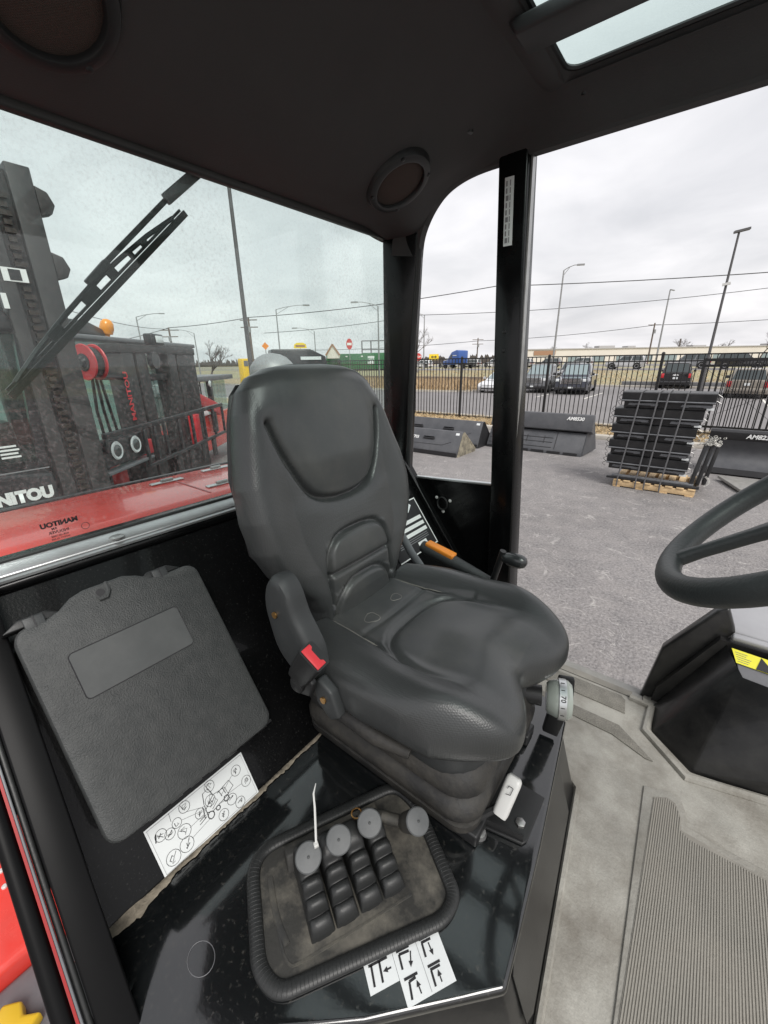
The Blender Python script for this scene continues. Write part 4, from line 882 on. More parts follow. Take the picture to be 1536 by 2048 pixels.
# four levers, each a ribbed boot with a knob
def lever(i, a, label, tilt, h, klen=.030, bent=None):
    t = thing('control_lever', label, 'lever', kp(a, .0, .003), 'hydraulic levers on the console')
    # boot: stepped wedge, tall at the back, running down toward the front in four ribs
    w = .0170; bs = []
    prof = [(-.052, .030), (-.050, .048), (-.034, .053), (-.014, .047), (-.008, .036), (-.004, .0345), (.000, .0395), (.010, .0385), (.014, .0275), (.017, .0255), (.020, .0300), (.031, .0285), (.035, .0170), (.037, .0150), (.040, .0200), (.050, .0175), (.056, .008), (.057, .003)]
    P = [(b, z*h) for b, z in prof]
    P = [(v.x, v.y) for v in smoothpoly(P, 2)]
    rings = []
    for sx, k in ((-1.08, .25), (-1.0, .62), (-.92, .84), (-.75, .96), (-.4, 1), (.4, 1), (.75, .96), (.92, .84), (1.0, .62), (1.08, .25)):
        ring = [kp(a+sx*w, b*(.97 if k < 1 else 1), .003+(z)*k) for b, z in P]+[kp(a+sx*w, .058, .002), kp(a+sx*w, -.055, .002)]
        rings.append(ring)
    MB().loft(rings).build('boot', 'rubber', t, smooth=75)
    fc0 = kp(*tilt); d = (Vector((.02, -.01, CAM_Z))-fc0).normalized()
    if bent: d = (d+E1*.35+E2*.12).normalized()
    root = kp(a, -.030, .040); ks = fc0-d*klen
    if not bent: MB().tube([root, ks+d*.004], .007, 8).build('stem', 'matte_plastic', t)
    if bent:
        MB().tube([kp(.062, -.060, .030), kp(.078, -.030, .052), ks+d*.004], .0095, 10).build('stem', 'rubber_dusty', t)
    MB().lathe([(.0085, 0), (.0110, klen*.25), (.0135, klen*.7), (.0150, klen)] if not bent else [(.011, 0), (.0155, klen*.12), (.0175, klen*.5), (.0185, klen)], ks, d, 24).build('grip', 'matte_plastic' if not bent else 'rubber_dusty', t, smooth=50)
    fc = ks+d*klen
    MB().lathe([(.0165, -.006), (.0198, -.003), (.0202, 0), (.0185, .0018), (.010, .0030), (.003, .0034)], fc, d, 32).build('knob_cap', 'knob', t, smooth=28)
    MB().lathe([(.0022, .0030), (.0022, .0044), (.0014, .0048)], fc, d, 10).build('cap_pip', 'matte_plastic', t)
    return fc, d, t
toc = Vector((0, 0, CAM_Z))
L1 = lever(0, -.061, 'nearest knobbed hydraulic lever, with white cable tie around its neck', (-.060, -.006, .090), 1.25, .030)
L2 = lever(1, -.022, 'second hydraulic lever, next to the one with the cable tie', (-.010, -.008, .090), 1.25, .032)
L3 = lever(2, .018, 'third hydraulic lever, with a brass ring behind its round knob', (.044, -.009, .090), 1.2, .036)
L4 = lever(3, .058, 'fourth hydraulic lever, thick bent stem reaching toward the seat', (.116, .024, .090), 1.15, .062, True)
MB().tube([kp(.040+.009*cos(k*pi/7), -.060+.009*sin(k*pi/7), .046) for k in range(14)], .0014, 5, closed=True).build('stem_ring', 'brass', L3[2])
# cable tie
zt = thing('cable_tie', 'white plastic cable tie looped on the nearest lever knob', 'cable tie', L1[0])
fc, d, _ = L1; a1, a2, _ = basis(d)
o_ = fc-d*.010
MB().tube([o_+a1*.0165*cos(k*pi/10)+a2*.0165*sin(k*pi/10) for k in range(20)], .0016, 5, closed=True).build('loop', 'white_plastic', zt)
hq = Vector((-.343, .251, 1.600))
MB().obox(hq, E1, E2, Vector((0, 0, 1)), .0035, .0035, .003).build('lock_head', 'white_plastic', zt, bevel=.0008)
MB().tube([hq, hq+Vector((-.010, .010, .020)), hq+Vector((-.020, .020, .042)), hq+Vector((-.030, .028, .056)), hq+Vector((-.037, .040, .060))], [.0018, .0018, .0017, .0015, .0006], 5, sq=.6).build('tail', 'white_plastic', zt)

# lever function stickers on the deck
st = thing('lever_symbol_sticker', 'white stickers with lift and tilt symbols in front of the levers', 'sticker', (-.17, .265, DZ))
SU = Vector((.515, .857, 0)); SU = (Vector((-.169, .322, 0))-Vector((-.229, .224, 0))).normalized(); SV = Vector((-SU.y, SU.x, 0)); SO = Vector((-.229, .224, DZ+.0006))
def sp2(u, v, o=0): return SO+SU*u-SV*v+Vector((0, 0, o))
MB().prism([sp2(0, 0), sp2(.042, 0), sp2(.042, .036), sp2(0, .036)], (0, 0, .0005)).build('sticker_sheet', 'paper', st)
MB().prism([sp2(.0425, 0), sp2(.115, 0), sp2(.115, .064), sp2(.0425, .064)], (0, 0, .0005)).build('sticker_sheet', 'paper', st)
MB().prism([sp2(.0785, .002, .0008), sp2(.0790, .002, .0008), sp2(.0790, .062, .0008), sp2(.0785, .062, .0008)], (0, 0, .0002)).build('divider', 'ink_grey', st)
def sym(u, v, segs, w=.0030):
    for (x0, y0, x1, y1) in segs:
        p, q = sp2(u+x0, v+y0, .0008), sp2(u+x1, v+y1, .0008); MB().bar(p, q, w, .0003).build('symbol_bar', 'ink', st)
def arrow(u, v, x0, y0, x1, y1):
    p, q = sp2(u+x0, v+y0, .0008), sp2(u+x1, v+y1, .0008); d = (q-p).normalized(); s_ = Vector((-d.y, d.x, 0))
    MB().bar(p, q-d*.003, .0018, .0003).build('symbol_arrow', 'ink', st); MB().prism([q, q-d*.0065+s_*.0032, q-d*.0065-s_*.0032], (0, 0, .0003)).build('arrow_head', 'ink', st)
sym(.006, .008, [(0, 0, .028, 0), (.004, 0, .002, .022), (.016, 0, .014, .022)]); arrow(.006, .008, .030, .012, .018, .012)
sym(.048, .008, [(0, 0, .020, 0), (.003, .004, .002, .020), (.003, .004, .018, .005)]); arrow(.048, .008, .020, .006, .014, .022)
sym(.048, .038, [(0, 0, .020, 0), (.006, .004, .003, .021), (.006, .004, .016, .003)]); arrow(.048, .038, .017, .020, .016, .006)
sym(.084, .008, [(0, 0, .019, 0), (.002, .004, .017, .004), (.003, .005, .002, .020)]); arrow(.084, .008, .012, .007, .013, .022)
sym(.084, .038, [(0, 0, .019, 0), (.002, .004, .017, .004), (.003, .005, .002, .021)]); arrow(.084, .038, .012, .020, .012, .007)
for u, tx in ((.010, 'M180701'), (.066, 'M200542')): text('small_print', tx, .0045, sp2(u+.003, .0035, .0010), SU, SV, 'ink', st)

# ================================================================== STEERING WHEEL
sw = thing('steering_wheel', 'black textured steering wheel cut off at the right edge', 'steering wheel', (.142, .672, 2.14))
wc = Vector((.137, .672, 2.142)); wt = radians(44); ra = Vector((-cos(wt), 0, -sin(wt))); rb = Vector((0, 1, 0)); wn = Vector((-sin(wt), 0, cos(wt)))
RR = .19
MB().tube([wc+ra*RR*cos(k*2*pi/72)+rb*RR*sin(k*2*pi/72) for k in range(72)], .0157, 18, closed=True, sq=1.08).build('rim', 'wheel_rubber', sw, smooth=180)
for ang in (radians(8), radians(128), radians(248)):
    d = ra*cos(ang)+rb*sin(ang); e = wn.cross(d)
    rings = []
    for rr, wd, th in ((.03, .030, .010), (.09, .020, .009), (.15, .018, .009), (.178, .026, .010), (.188, .036, .011)):
        rings.append([wc+d*rr+e*x+wn*(y-.012*(1-rr/.19)) for x, y in rrect(wd, th*2, th*.8, 4)])
    MB().loft(rings).build('spoke', 'wheel_rubber', sw, smooth=50)
MB().lathe([(.05, -.03), (.055, -.01), (.05, .012), (.02, .018)], wc, wn, 28).build('hub', 'wheel_rubber', sw)
MB().cyl(wc-wn*.03, wc-wn*.5, .035, 16).build('column', 'dark_plastic', sw)

# ================================================================== REAR WIPER (outside the glass)
wi = thing('rear_wiper', 'black wiper arm and blade resting on the rear window', 'wiper', (-.93, .4, 2.3))
XW = -.925
def wz(y, z, dx=0): return Vector((XW+dx, y, z))
MB().bar(wz(.590, 2.685), wz(.495, 2.605), .020, .010, (1, 0, 0)).build('arm_head', 'attach_edge', wi, bevel=.002)
MB().bar(wz(.505, 2.613, -.004), wz(.345, 2.462, -.004), .009, .006, (1, 0, 0)).build('arm', 'matte_plastic', wi)
MB().bar(wz(.365, 2.478), wz(.325, 2.438), .016, .014, (1, 0, 0)).build('blade_clip', 'matte_plastic', wi, bevel=.002)
q0, q1 = Vector((0, .525, 2.592)), Vector((0, .165, 2.258)); dd = (q1-q0).normalized(); pp = Vector((0, -dd.z, dd.y)); pp = pp if pp.z > 0 else -pp
def bl(t, h, dx=.004): p = q0.lerp(q1, t)+pp*h; return Vector((XW+dx, p.y, p.z))
MB().prism([bl(0, -.010), bl(1, -.010), bl(1, .001), bl(0, .001)], (.006, 0, 0)).build('rubber_blade', 'rubber', wi)
MB().bar(bl(.01, .0045), bl(.99, .0045), .0045, .005, (1, 0, 0)).build('blade_spine', 'dark_plastic', wi)
# bridge of the blade: upper bow, with struts leaving open windows
bow = [(.06, .004), (.2, .013), (.35, .018), (.5, .021), (.66, .018), (.82, .012), (.95, .004)]
MB().tube([bl(t, h) for t, h in bow], .0045, 6).build('blade_bow', 'matte_plastic', wi)
for t0, t1, h in ((.22, .25, .014), (.40, .44, .019), (.50, .58, .020), (.70, .76, .017), (.30, .32, .016)):
    MB().prism([bl(t0, .003), bl(t1, .003), bl(t1, h), bl(t0, h)], (.005, 0, 0)).build('blade_strut', 'dark_plastic', wi)
# ================================================================== YARD: FENCE AND GATE
fn = thing('picket_fence', 'tall black metal picket fence between the yard and the parking lot', 'fence', (-8, 15.4, .1))
FX = [-21.5, -18.15, -14.8, -11.45, -8.10, -4.73, -1.41, 1.92, 5.25]
post_me = None
for x in FX:
    MB().box((x-.038, 15.362, .05), (x+.038, 15.438, 2.40)).build('post', 'fence_black', fn)
    MB().lathe([(.052, 0), (.052, .02), (.02, .05)], (x, 15.4, 2.401), n=8).build('post_cap', 'fence_black', fn)
pk = None
for a, b in zip(FX, FX[1:]):
    for z in (2.37, 2.19, .17): MB().box((a+.04, 15.385, z-.018), (b-.04, 15.415, z+.018)).build('rail', 'fence_black', fn)
    n = 22
    for k in range(1, n+1):
        x = a+(b-a)*k/(n+1)
        if pk is None:
            pk = MB().box((-.012, -.012, 0), (.012, .012, 2.30)).build('picket', 'fence_black'); pk.parent = fn; o = pk
        else: o = pk.copy(); C.objects.link(o)
        o.location = Vector((x, 15.4, .06))-ORG[fn.name]
gt = thing('gate_leaf', 'black picket gate leaf leaning in front of the fence at right', 'gate', (1.2, 14.9, .3))
for z in (2.22, 2.06, .42): MB().box((-.34, 14.88, z-.03), (3.2, 14.94, z+.03)).build('gate_rail', 'fence_black', gt)
for x in (-.36, 3.22): MB().box((x-.035, 14.875, .28), (x+.035, 14.945, 2.26)).build('gate_post', 'fence_black', gt)
for k in range(26):
    x = -.25+k*.13; o = pk.copy(); C.objects.link(o); o.parent = gt; o.location = Vector((x, 14.86, .30))-ORG[gt.name]; o.scale = (1.15, 1.15, .82)
MB().bar((-.3, 14.85, 2.0), (1.6, 14.85, .45), .008, .008).build('gate_cable', 'fence_black', gt)
MB().bar((2.4, 14.85, 2.0), (.1, 14.85, .75), .008, .008).build('gate_cable', 'fence_black', gt)

# ================================================================== BUCKETS
def bucket_small(x0, x1, y0, h, d, label, txt=None, dirty=True):
    t = thing('loader_bucket', label, 'bucket', ((x0+x1)/2, y0+.4, 0), 'loader buckets lying by the fence')
    MB().prism([(x0, y0, .01), (x0, y0+.06, .16), (x0, y0+.30, h), (x0, y0+.36, h), (x0, y0+.40, h-.06), (x0, y0+.22, .08), (x0, y0+d, .04), (x0, y0+d, .0)], (x1-x0, 0, 0)).build('shell', 'bucket_grey', t, bevel=.006)
    for x in (x0-.022, x1+.002):
        MB().prism([(x, y0+.03, .0), (x, y0+.31, h-.03), (x, y0+.37, h-.03), (x, y0+d+.02, .06), (x, y0+d+.02, 0)], (.02, 0, 0)).build('side_plate', 'bucket_blade' if dirty else 'bucket_dark', t)
        MB().bar((x+.01, y0+.36, h-.02), (x+.01, y0+d+.02, .07), .035, .03, (1, 0, 0)).build('side_rib', 'bucket_blade' if dirty else 'bucket_dark', t)
    sl = Vector((0, .24, h-.16)).normalized(); nn = Vector((0, -sl.z, sl.y))
    def f(x, s, off=.004): return Vector((x, y0+.06, .16))+sl*s+nn*off
    L_ = x1-x0; H_ = (h-.16)/sl.z
    for u in (.22, .62):
        MB().obox(f(x0+L_*u, H_*.52, .012), (1, 0, 0), sl, nn, .17, .022, .02).build('mount_pocket', 'bucket_dark', t, bevel=.005)
        MB().obox(f(x0+L_*u, H_*.60, .03), (1, 0, 0), sl, nn, .16, .006, .03).build('mount_lip', 'bucket_grey', t)
    MB().tube([f(x0+L_*a, H_*b, .002) for a, b in ((.02, .30), (.1, .24), (.30, .30), (.4, .20), (.80, .22), (.9, .42))], .006, 4).build('weld_seam', 'bucket_dark', t)
    MB().obox(f(x1-.12, H_*.86, .002), (1, 0, 0), sl, nn, .05, .03, .002).build('tag', 'paper', t)
    MB().bar((x0, y0-.004, .06), (x1, y0-.004, .06), .03, .10, (0, 0, 1)).build('wear_edge', 'bucket_dark', t)
    MB().obox(f(x0+L_*.62, -.03, .006), (1, 0, 0), sl, nn, .10, .09, .003).build('patch_plate', 'bucket_grey', t)
    if txt: text('bucket_print', txt, .11, f(x0+L_*.42, H_*.52, .006), (1, 0, 0), sl, 'white_print', t, bold=.003)
    return t
bucket_small(-7.2, -4.78, 9.02, .60, 1.0, 'nearest grey loader bucket numbered in white, with mud spattered yellowish side plate', 'BL7703', True)
b2 = bucket_small(-7.5, -4.86, 10.35, .70, .95, 'grey loader bucket with dark side plate, directly behind the muddy one', None, False)
for k in range(6): MB().box((-6.75+k*.075, 10.70, .585), (-6.70+k*.075, 10.704, .605)).build('stamp_mark', 'white_print', b2)
# wide bucket AM8530
bc = thing('wide_bucket', 'wide grey bucket with white number on its tall top plate, under the fence', 'bucket', (-3.5, 11.2, 0))
X0, X1 = -4.78, -2.28
MB().prism([(X0, 11.12, .56), (X0, 11.02, .60), (X0, 11.10, .98), (X0, 11.14, 1.0), (X0, 11.20, .98), (X0, 11.3, .5)], (X1-X0+.12, 0, 0)).build('top_plate', 'bucket_grey', bc, bevel=.006)
MB().prism([(X0, 10.80, .0), (X0, 10.82, .10), (X0, 11.08, .54), (X0, 11.3, .54), (X0, 11.9, .0)], (X1-X0, 0, 0)).build('shell', 'bucket_grey', bc, bevel=.006)
MB().prism([(X1+.004, 10.86, .02), (X1+.004, 11.10, .56), (X1+.10, 11.14, .96), (X1+.10, 11.85, .05)], (.02, 0, 0)).build('side_plate', 'bucket_grey', bc)
MB().bar((X0, 11.015, .595), (X1+.06, 11.015, .595), .02, .02).build('plate_gap', 'bucket_dark', bc)
sl = Vector((0, .26, .44)).normalized(); nn = Vector((0, -sl.z, sl.y))
for s0 in (.06, .20, .32): MB().obox(Vector(((X0+X1)/2-.35, 10.82, .10))+sl*s0*1.0+nn*.004, (1, 0, 0), sl, nn, .85, .006, .006).build('shell_rib', 'bucket_dark', bc)
for xx in (-4.1, -3.7, -3.25, -2.95): MB().obox(Vector((xx, 10.82, .10))+sl*.26+nn*.004, (1, 0, 0), sl, nn, .006, .24 if xx == -2.95 else .10, .006).build('shell_gusset', 'bucket_dark', bc)
for k in range(6): MB().box((X0+.03+k*.41, 10.79, .01), (X0+.36+k*.41, 10.80, .075)).build('cutting_edge', 'bucket_dark', bc)
text('bucket_print', 'AM8530', .115, (-2.58, 11.055, .885), (1, 0, 0), (0, .2, .98), 'white_print', bc, shear=.25, bold=.004)
MB().box((-2.66, 11.045, .66), (-2.55, 11.05, .70)).build('tag', 'paper', bc)
# deep bucket AM8231
bd_ = thing('deep_bucket', 'deep grey bucket with white number on a dark top band, at the right', 'bucket', (1.6, 11, 0))
X0, X1 = .12, 3.6
MB().prism([(X0, 10.82, .70), (X0, 10.80, .86), (X0, 10.86, .90), (X0, 11.0, .90), (X0, 11.0, .70)], (X1-X0, 0, 0)).build('top_band', 'bucket_dark', bd_, bevel=.01)
prof = [(10.84, .70), (10.92, .60), (10.96, .48), (10.95, .36), (10.88, .26), (10.76, .17), (10.70, .14), (11.4, .14), (11.4, .70)]
MB().prism([(X0, y, z) for y, z in prof], (X1-X0, 0, 0)).build('shell', 'bucket_grey', bd_, smooth=45)
MB().prism([(X0, 10.69, .139), (X0, 10.66, .03), (X0, 10.9, .0), (X0, 11.4, .0), (X0, 11.4, .139)], (X1-X0, 0, 0)).build('cutting_edge', 'bucket_dark', bd_)
text('bucket_print', 'AM8231', .115, (.90, 10.795, .79), (1, 0, 0), GZ, 'white_print', bd_, shear=.25, bold=.004)
pt = thing('steel_plate', 'flat steel plate lying on the asphalt near the deep bucket', 'plate', (1.2, 9.8, 0))
MB().prism([(.40, 10.15, .05), (.72, 9.30, .03), (2.6, 9.35, .03), (2.6, 10.3, .05)], (0, 0, .05)).build('plate', 'sill_metal', pt, bevel=.006)
MB().prism([(.60, 9.9, .0), (.82, 9.35, .0), (2.5, 9.4, .0), (2.5, 9.95, .0)], (0, 0, .03)).build('plate_skid', 'bucket_dark', pt)

# ================================================================== PALLET WITH STRAPPED ATTACHMENT FRAMES
pa = thing('wooden_pallet', 'wooden pallet under the strapped stack of black frames', 'pallet', (-.53, 9.1, 0))
PX0, PX1, PY0, PY1 = -1.17, .10, 8.56, 9.62
for y in (PY0, 9.07, PY1-.04): MB().box((PX0, y, .02), (PX1, y+.04, .115)).build('stringer', 'wood', pa, bevel=.003)
for k in range(8):
    x = PX0+.005+k*.165; MB().box((x, PY0-.012, .1155), (x+.11, PY1+.012, .140)).build('deck_board', 'wood', pa, bevel=.003)
for k in range(4):
    x = PX0+.01+k*.375; MB().box((x, PY0-.01, .0), (x+.12, PY1+.01, .0195)).build('base_board', 'wood', pa, bevel=.003)
names = ['topmost of the five strapped black frames on the pallet', 'second frame from the top in the strapped pallet stack', 'middle one of five strapped black frames on the pallet', 'fourth frame from the top in the strapped pallet stack', 'lowest of the five strapped black frames on the pallet']
R = random.Random(9)
for k in range(5):
    z0 = 1.745-.285*(k+1)+.0; dx = [.02, -.06, -.06, -.06, -.05][k]; x0, x1 = -1.30+dx, .02+dx+[.03, .0, -.04, -.06, -.05][k]
    t = thing('attachment_frame', names[k], 'frame', ((x0+x1)/2, 8.9, z0), 'black attachment frames stacked on the pallet')
    MB().prism([(x0, 8.62, z0+.13), (x0, 8.60, z0+.26), (x0, 8.63, z0+.275), (x0, 9.2, z0+.275), (x0, 9.2, z0+.25), (x0, 8.66, z0+.25), (x0, 8.66, z0+.13)], (x1-x0, 0, 0)).build('channel', 'attach_black', t, smooth=20)
    MB().prism([(x0, 8.615, z0+.105), (x0, 8.575, z0+.125), (x0, 8.58, z0+.140), (x0, 8.66, z0+.129), (x0, 8.66, z0+.105)], (x1-x0, 0, 0)).build('lower_flange', 'attach_edge', t)
    MB().box((x0+.04, 8.68, z0+.0), (x1-.03, 9.3, z0+.104)).build('core', 'attach_black', t)
    for a, b in ((.08, .42), (.66, .97)):
        xa, xb = lerp(x0, x1, a), lerp(x0, x1, b); mb = MB(); mb.prism([(xa, 8.63, z0+.045), (xa+.02, 8.63, z0+.085), (xb, 8.63, z0+.085), (xb, 8.63, z0+.04), (xb-.1, 8.63, z0+.04), (xb-.11, 8.63, z0+.05), (xa+.12, 8.63, z0+.05), (xa+.11, 8.63, z0+.04)], (0, .03, 0)); mb.build('hook_plate', 'attach_edge', t)
    MB().box((x1-.10, 8.64, z0+.008), (x1-.0, 8.645, z0+.045)).build('tag', 'paper', t)
    for j in range(3):
        pts = [Vector((x0-.01-.06*sin(q*pi/5)*R.uniform(.5, 1.1), 8.64+.02*j, z0+.04+j*.08+q*.02)) for q in range(6)]
        MB().tube(pts, .004, 4).build('wire_loop', 'ink', t)
    for j in range(2):
        pts = [Vector((x1+.005+.07*sin(q*pi/5)*R.uniform(.5, 1.1), 8.66+.02*j, z0+.06+j*.10+q*.02)) for q in range(6)]
        MB().tube(pts, .004, 4).build('wire_loop', 'steel', t)
sn = ['leftmost steel band strapped around the stack of frames', 'second steel band from the left around the stacked frames', 'third steel band from the left around the stacked frames', 'rightmost steel band strapped around the stack of frames']
for lb, xt, xb in zip(sn, (-.98, -.72, -.58, -.32), (-1.10, -.80, -.66, -.42)):
    t = thing('steel_band', lb, 'strap', (xb, 8.55, .02), 'bands strapped around the stack')
    MB().tube([(xt, 9.25, 1.76), (xt, 8.60, 1.757), (xt, 8.555, 1.74), (xb, 8.53, .20), (xb, 8.53, .02)], .012, 6, sq=.5).build('band', 'strap', t)
# spare forks and chain on the right of the stack
sf = thing('spare_forks', 'black L shaped forks on the right end of the pallet stack', 'forks', (0, 9, .15))
for k, x in enumerate((-.02, .07, .16)):
    MB().prism([(x, 8.66+k*.12, .16), (x, 8.60+k*.12, .20), (x+.08, 8.66+k*.12, .92), (x+.08, 8.72+k*.12, .92), (x, 8.72+k*.12, .23), (x-.0, 9.5, .20), (x, 9.5, .16)], (.06, 0, 0)).build('fork', 'attach_black', sf, bevel=.006)
MB().box((-1.30, 8.58, .145), (.14, 8.66, .185)).build('fork_blade', 'attach_black', sf, bevel=.004)
MB().box((-1.22, 8.60, .187), (.05, 8.68, .225)).build('fork_blade', 'attach_edge', sf, bevel=.004)
ch = thing('chain_bundle', 'bright zinc chain heaped on top of the spare forks', 'chain', (.15, 8.8, .95))
for k in range(60):
    c = Vector((.16+R.gauss(0, .06), 8.72+R.gauss(0, .07), .90+abs(R.gauss(0, .055)))); a = Vector((R.uniform(-1, 1), R.uniform(-1, 1), R.uniform(-1, 1))); u, v, w = basis(a)
    MB().tube([c+u*.028*cos(q*pi/4)+v*.017*sin(q*pi/4) for q in range(8)], .006, 5, closed=True).build('chain_link', 'chain_zinc', ch)
for k in range(14):
    c = Vector((.20+.015*k-.006*k*k*.2, 8.60, .22+.012*k)); u, v, w = basis((0, 1, .3 if k % 2 else -2)); MB().tube([c+u*.016*cos(q*pi/4)+v*.010*sin(q*pi/4) for q in range(8)], .004, 4, closed=True).build('chain_link', 'chain_zinc', ch)

# ================================================================== VEHICLES IN THE LOT
def bil(P, u, v): return P[0].lerp(P[1], u).lerp(P[3].lerp(P[2], u), v)
def pane(P, u0, u1, v0, v1, nm, m, par, off=.012):
    n = (P[1]-P[0]).cross(P[3]-P[0]).normalized(); ctr = sum(P, Vector())/4
    if n.dot(ctr-Vector((ctr.x*.2, 0, .9))) < 0: n = -n
    MB().prism([bil(P, u0, v0)+n*off, bil(P, u1, v0)+n*off, bil(P, u1, v1)+n*off, bil(P, u0, v1)+n*off], n*.004).build(nm, m, par)
def vehicle(name, label, cat, paint, loc, rz, kind, L_=4.6, W_=1.85, H_=1.75, glassm='car_glass', front=None, group=None, detail=True):
    t = local(thing(name, label, cat, loc, group, rz)); h = H_; w = W_/2; l = L_/2
    belt = h*.60; hood = h*.55; gc = .26 if kind != 'hatch' else .16
    if kind == 'pickup':   prof = [(-l, .45), (-l, belt), (-l*.15, belt), (l*.32, belt), (l*.55, belt), (l*.96, hood), (l, hood-.12), (l, .42), (l*.9, gc), (-l*.95, gc)]; g0, g1, gt0, gt1 = -l*.20, l*.52, -l*.12, l*.24
    elif kind == 'suv':    prof = [(-l, .45), (-l*.99, belt), (l*.45, belt), (l*.94, hood), (l, hood-.14), (l, .42), (l*.92, gc), (-l*.95, gc)]; g0, g1, gt0, gt1 = -l*.985, l*.44, -l*.86, l*.16
    else:                  prof = [(-l, .42), (-l*.98, belt*1.04), (l*.35, belt), (l*.80, h*.49), (l*.97, h*.40), (l, .34), (l*.93, gc), (-l*.95, gc)]; g0, g1, gt0, gt1 = -l*.95, l*.50, -l*.62, l*.02
    rings = []
    for s_, k in ((-1, .955), (-.97, .985), (-.9, 1), (.9, 1), (.97, .985), (1, .955)): rings.append([Vector((x*k, s_*w, .3+(z-.3)*(k if z > .6 else 1))) for x, z in prof])
    MB().loft(rings).build('body', paint, t, smooth=35)
    B = [Vector((g0, -w*.93, belt-.03)), Vector((g1, -w*.93, belt-.03)), Vector((g1, w*.93, belt-.03)), Vector((g0, w*.93, belt-.03))]
    T = [Vector((gt0, -w*.74, h)), Vector((gt1, -w*.74, h)), Vector((gt1, w*.74, h)), Vector((gt0, w*.74, h))]
    MB().loft([B, [p.lerp(q, .85) for p, q in zip(B, T)], T]).build('cabin', paint, t, bevel=.04)
    pane([B[1], B[2], T[2], T[1]], .06, .94, .12, .90, 'windscreen', glassm, t)
    pane([B[0], B[3], T[3], T[0]], .08, .92, .14, .88, 'rear_window', glassm, t)
    for a, b in ((0, 1), (3, 2)):
        for u0, u1 in ((.06, .47), (.51, .94)): pane([B[a], B[b], T[b], T[a]], u0, u1, .12, .86, 'side_window', 'car_glass', t)
    wr = .34 if kind == 'hatch' else .40
    for x in (-l*.62, l*.64):
        for s_ in (-1, 1):
            MB().lathe([(wr*1.12, 0), (wr*1.12, .02)], (x, s_*(w-.012), wr), (0, s_, 0), 20).build('wheel_arch', 'ink', t)
            ty = MB().lathe([(wr*.62, -.2), (wr*.95, -.2), (wr, -.17), (wr, .0), (wr*.95, .03), (wr*.62, .03)], (x, s_*(w-.0), wr), (0, s_, 0), 20).build('wheel', 'tyre', t)
            MB().lathe([(wr*.62, 0), (wr*.60, .034), (wr*.2, .02), (wr*.1, .03)], (x, s_*w, wr), (0, s_, 0), 14).build('rim', 'rim', ty)
    # front end
    gm = {'pickup': (.36, .50, .62), 'suv': (.3, .5, .60), 'hatch': (.22, .26, .42)}[kind]; fx_ = l+.006
    z0, z1 = h*gm[1]*.72, h*gm[2]*.86
    MB().box((fx_-.04, -w*.60, z0), (fx_+.015, w*.60, z1)).build('grille', 'ink', t, bevel=.01)
    for k in range(4 if kind != 'hatch' else 2):
        z = lerp(z0, z1, (k+.6)/(4 if kind != 'hatch' else 2)); MB().box((fx_+.016, -w*.56, z-.014), (fx_+.028, w*.56, z+.014)).build('grille_bar', 'chrome' if kind != 'hatch' else 'ink_grey', t)
    if kind == 'pickup':
        for s_ in (-1, 1): MB().box((fx_-.03, s_*w*.62-.035, z0-.02), (fx_+.03, s_*w*.62+.035, z1+.03)).build('grille_frame', 'chrome', t, bevel=.01)
    for s_ in (-1, 1):
        MB().box((fx_-.16, s_*w*.82-.14, z1-.20), (fx_-.005, s_*w*.82+.13, z1-.02)).build('headlight', 'lamp_glass', t, bevel=.02)
        MB().box((-l-.012, s_*w*.84-.10, belt-.34), (-l+.06, s_*w*.84+.10, belt-.02)).build('tail_light', 'tail_red', t, bevel=.015)
        MB().box((g1-.25, s_*(w+.10)-.10, belt+.02), (g1-.15, s_*(w+.10)+.08, belt+.20)).build('mirror', 'car_black' if kind != 'hatch' else paint, t, bevel=.02)
    MB().box((fx_-.05, -w*.93, .36), (fx_+.05, w*.93, .52)).build('front_bumper', 'car_black' if kind == 'pickup' else paint, t, bevel=.02)
    MB().box((-l-.06, -w*.93, .40), (-l+.05, w*.93, .58)).build('rear_bumper', 'chrome' if kind == 'pickup' else paint, t, bevel=.02)
    MB().box((-l-.062, -.16, .72), (-l-.02, .16, .86)).build('number_plate', 'paper', t)
    MB().box((fx_+.052, -.16, .42), (fx_+.056, .16, .52)).build('number_plate', 'paper', t)
    if kind == 'pickup':
        MB().box((-l*.97, -w*.85, belt-.02), (-l*.22, w*.85, belt+.004)).build('bed_cover', 'ink', t)
    return t
G = 'vehicles parked in the lot beyond the fence'
vehicle('hatchback', 'white hatchback parked nose toward the fence, left of the pillar', 'car', 'car_white', (-13.1, 31.6, 0), -pi/2-.10, 'hatch', 4.3, 1.8, 1.50, 'car_glass_pale', group=G)
vehicle('pickup_truck', 'grey pickup half hidden by the door pillar, chrome grille toward the fence', 'truck', 'car_grey', (-10.6, 33.6, 0), -pi/2+.05, 'pickup', 5.7, 2.0, 1.95, 'car_glass_pale', group=G)
vehicle('pickup_truck', 'dark navy pickup with chrome framed grille facing the fence', 'truck', 'car_navy', (-8.0, 33.2, 0), -pi/2+.10, 'pickup', 5.8, 2.05, 1.96, 'car_glass_pale', group=G)
vehicle('passenger_van', 'pale van parked behind the navy pickup truck', 'van', 'car_silver', (-11.6, 45.5, .12), -pi/2, 'suv', 4.9, 1.95, 1.85, 'car_glass', group=G)
tah = vehicle('large_suv', 'black sport utility vehicle seen from behind, red tail lights', 'car', 'car_black', (-2.6, 42.0, .0), pi/2+.03, 'suv', 5.2, 2.0, 1.90, 'car_glass', group=G)
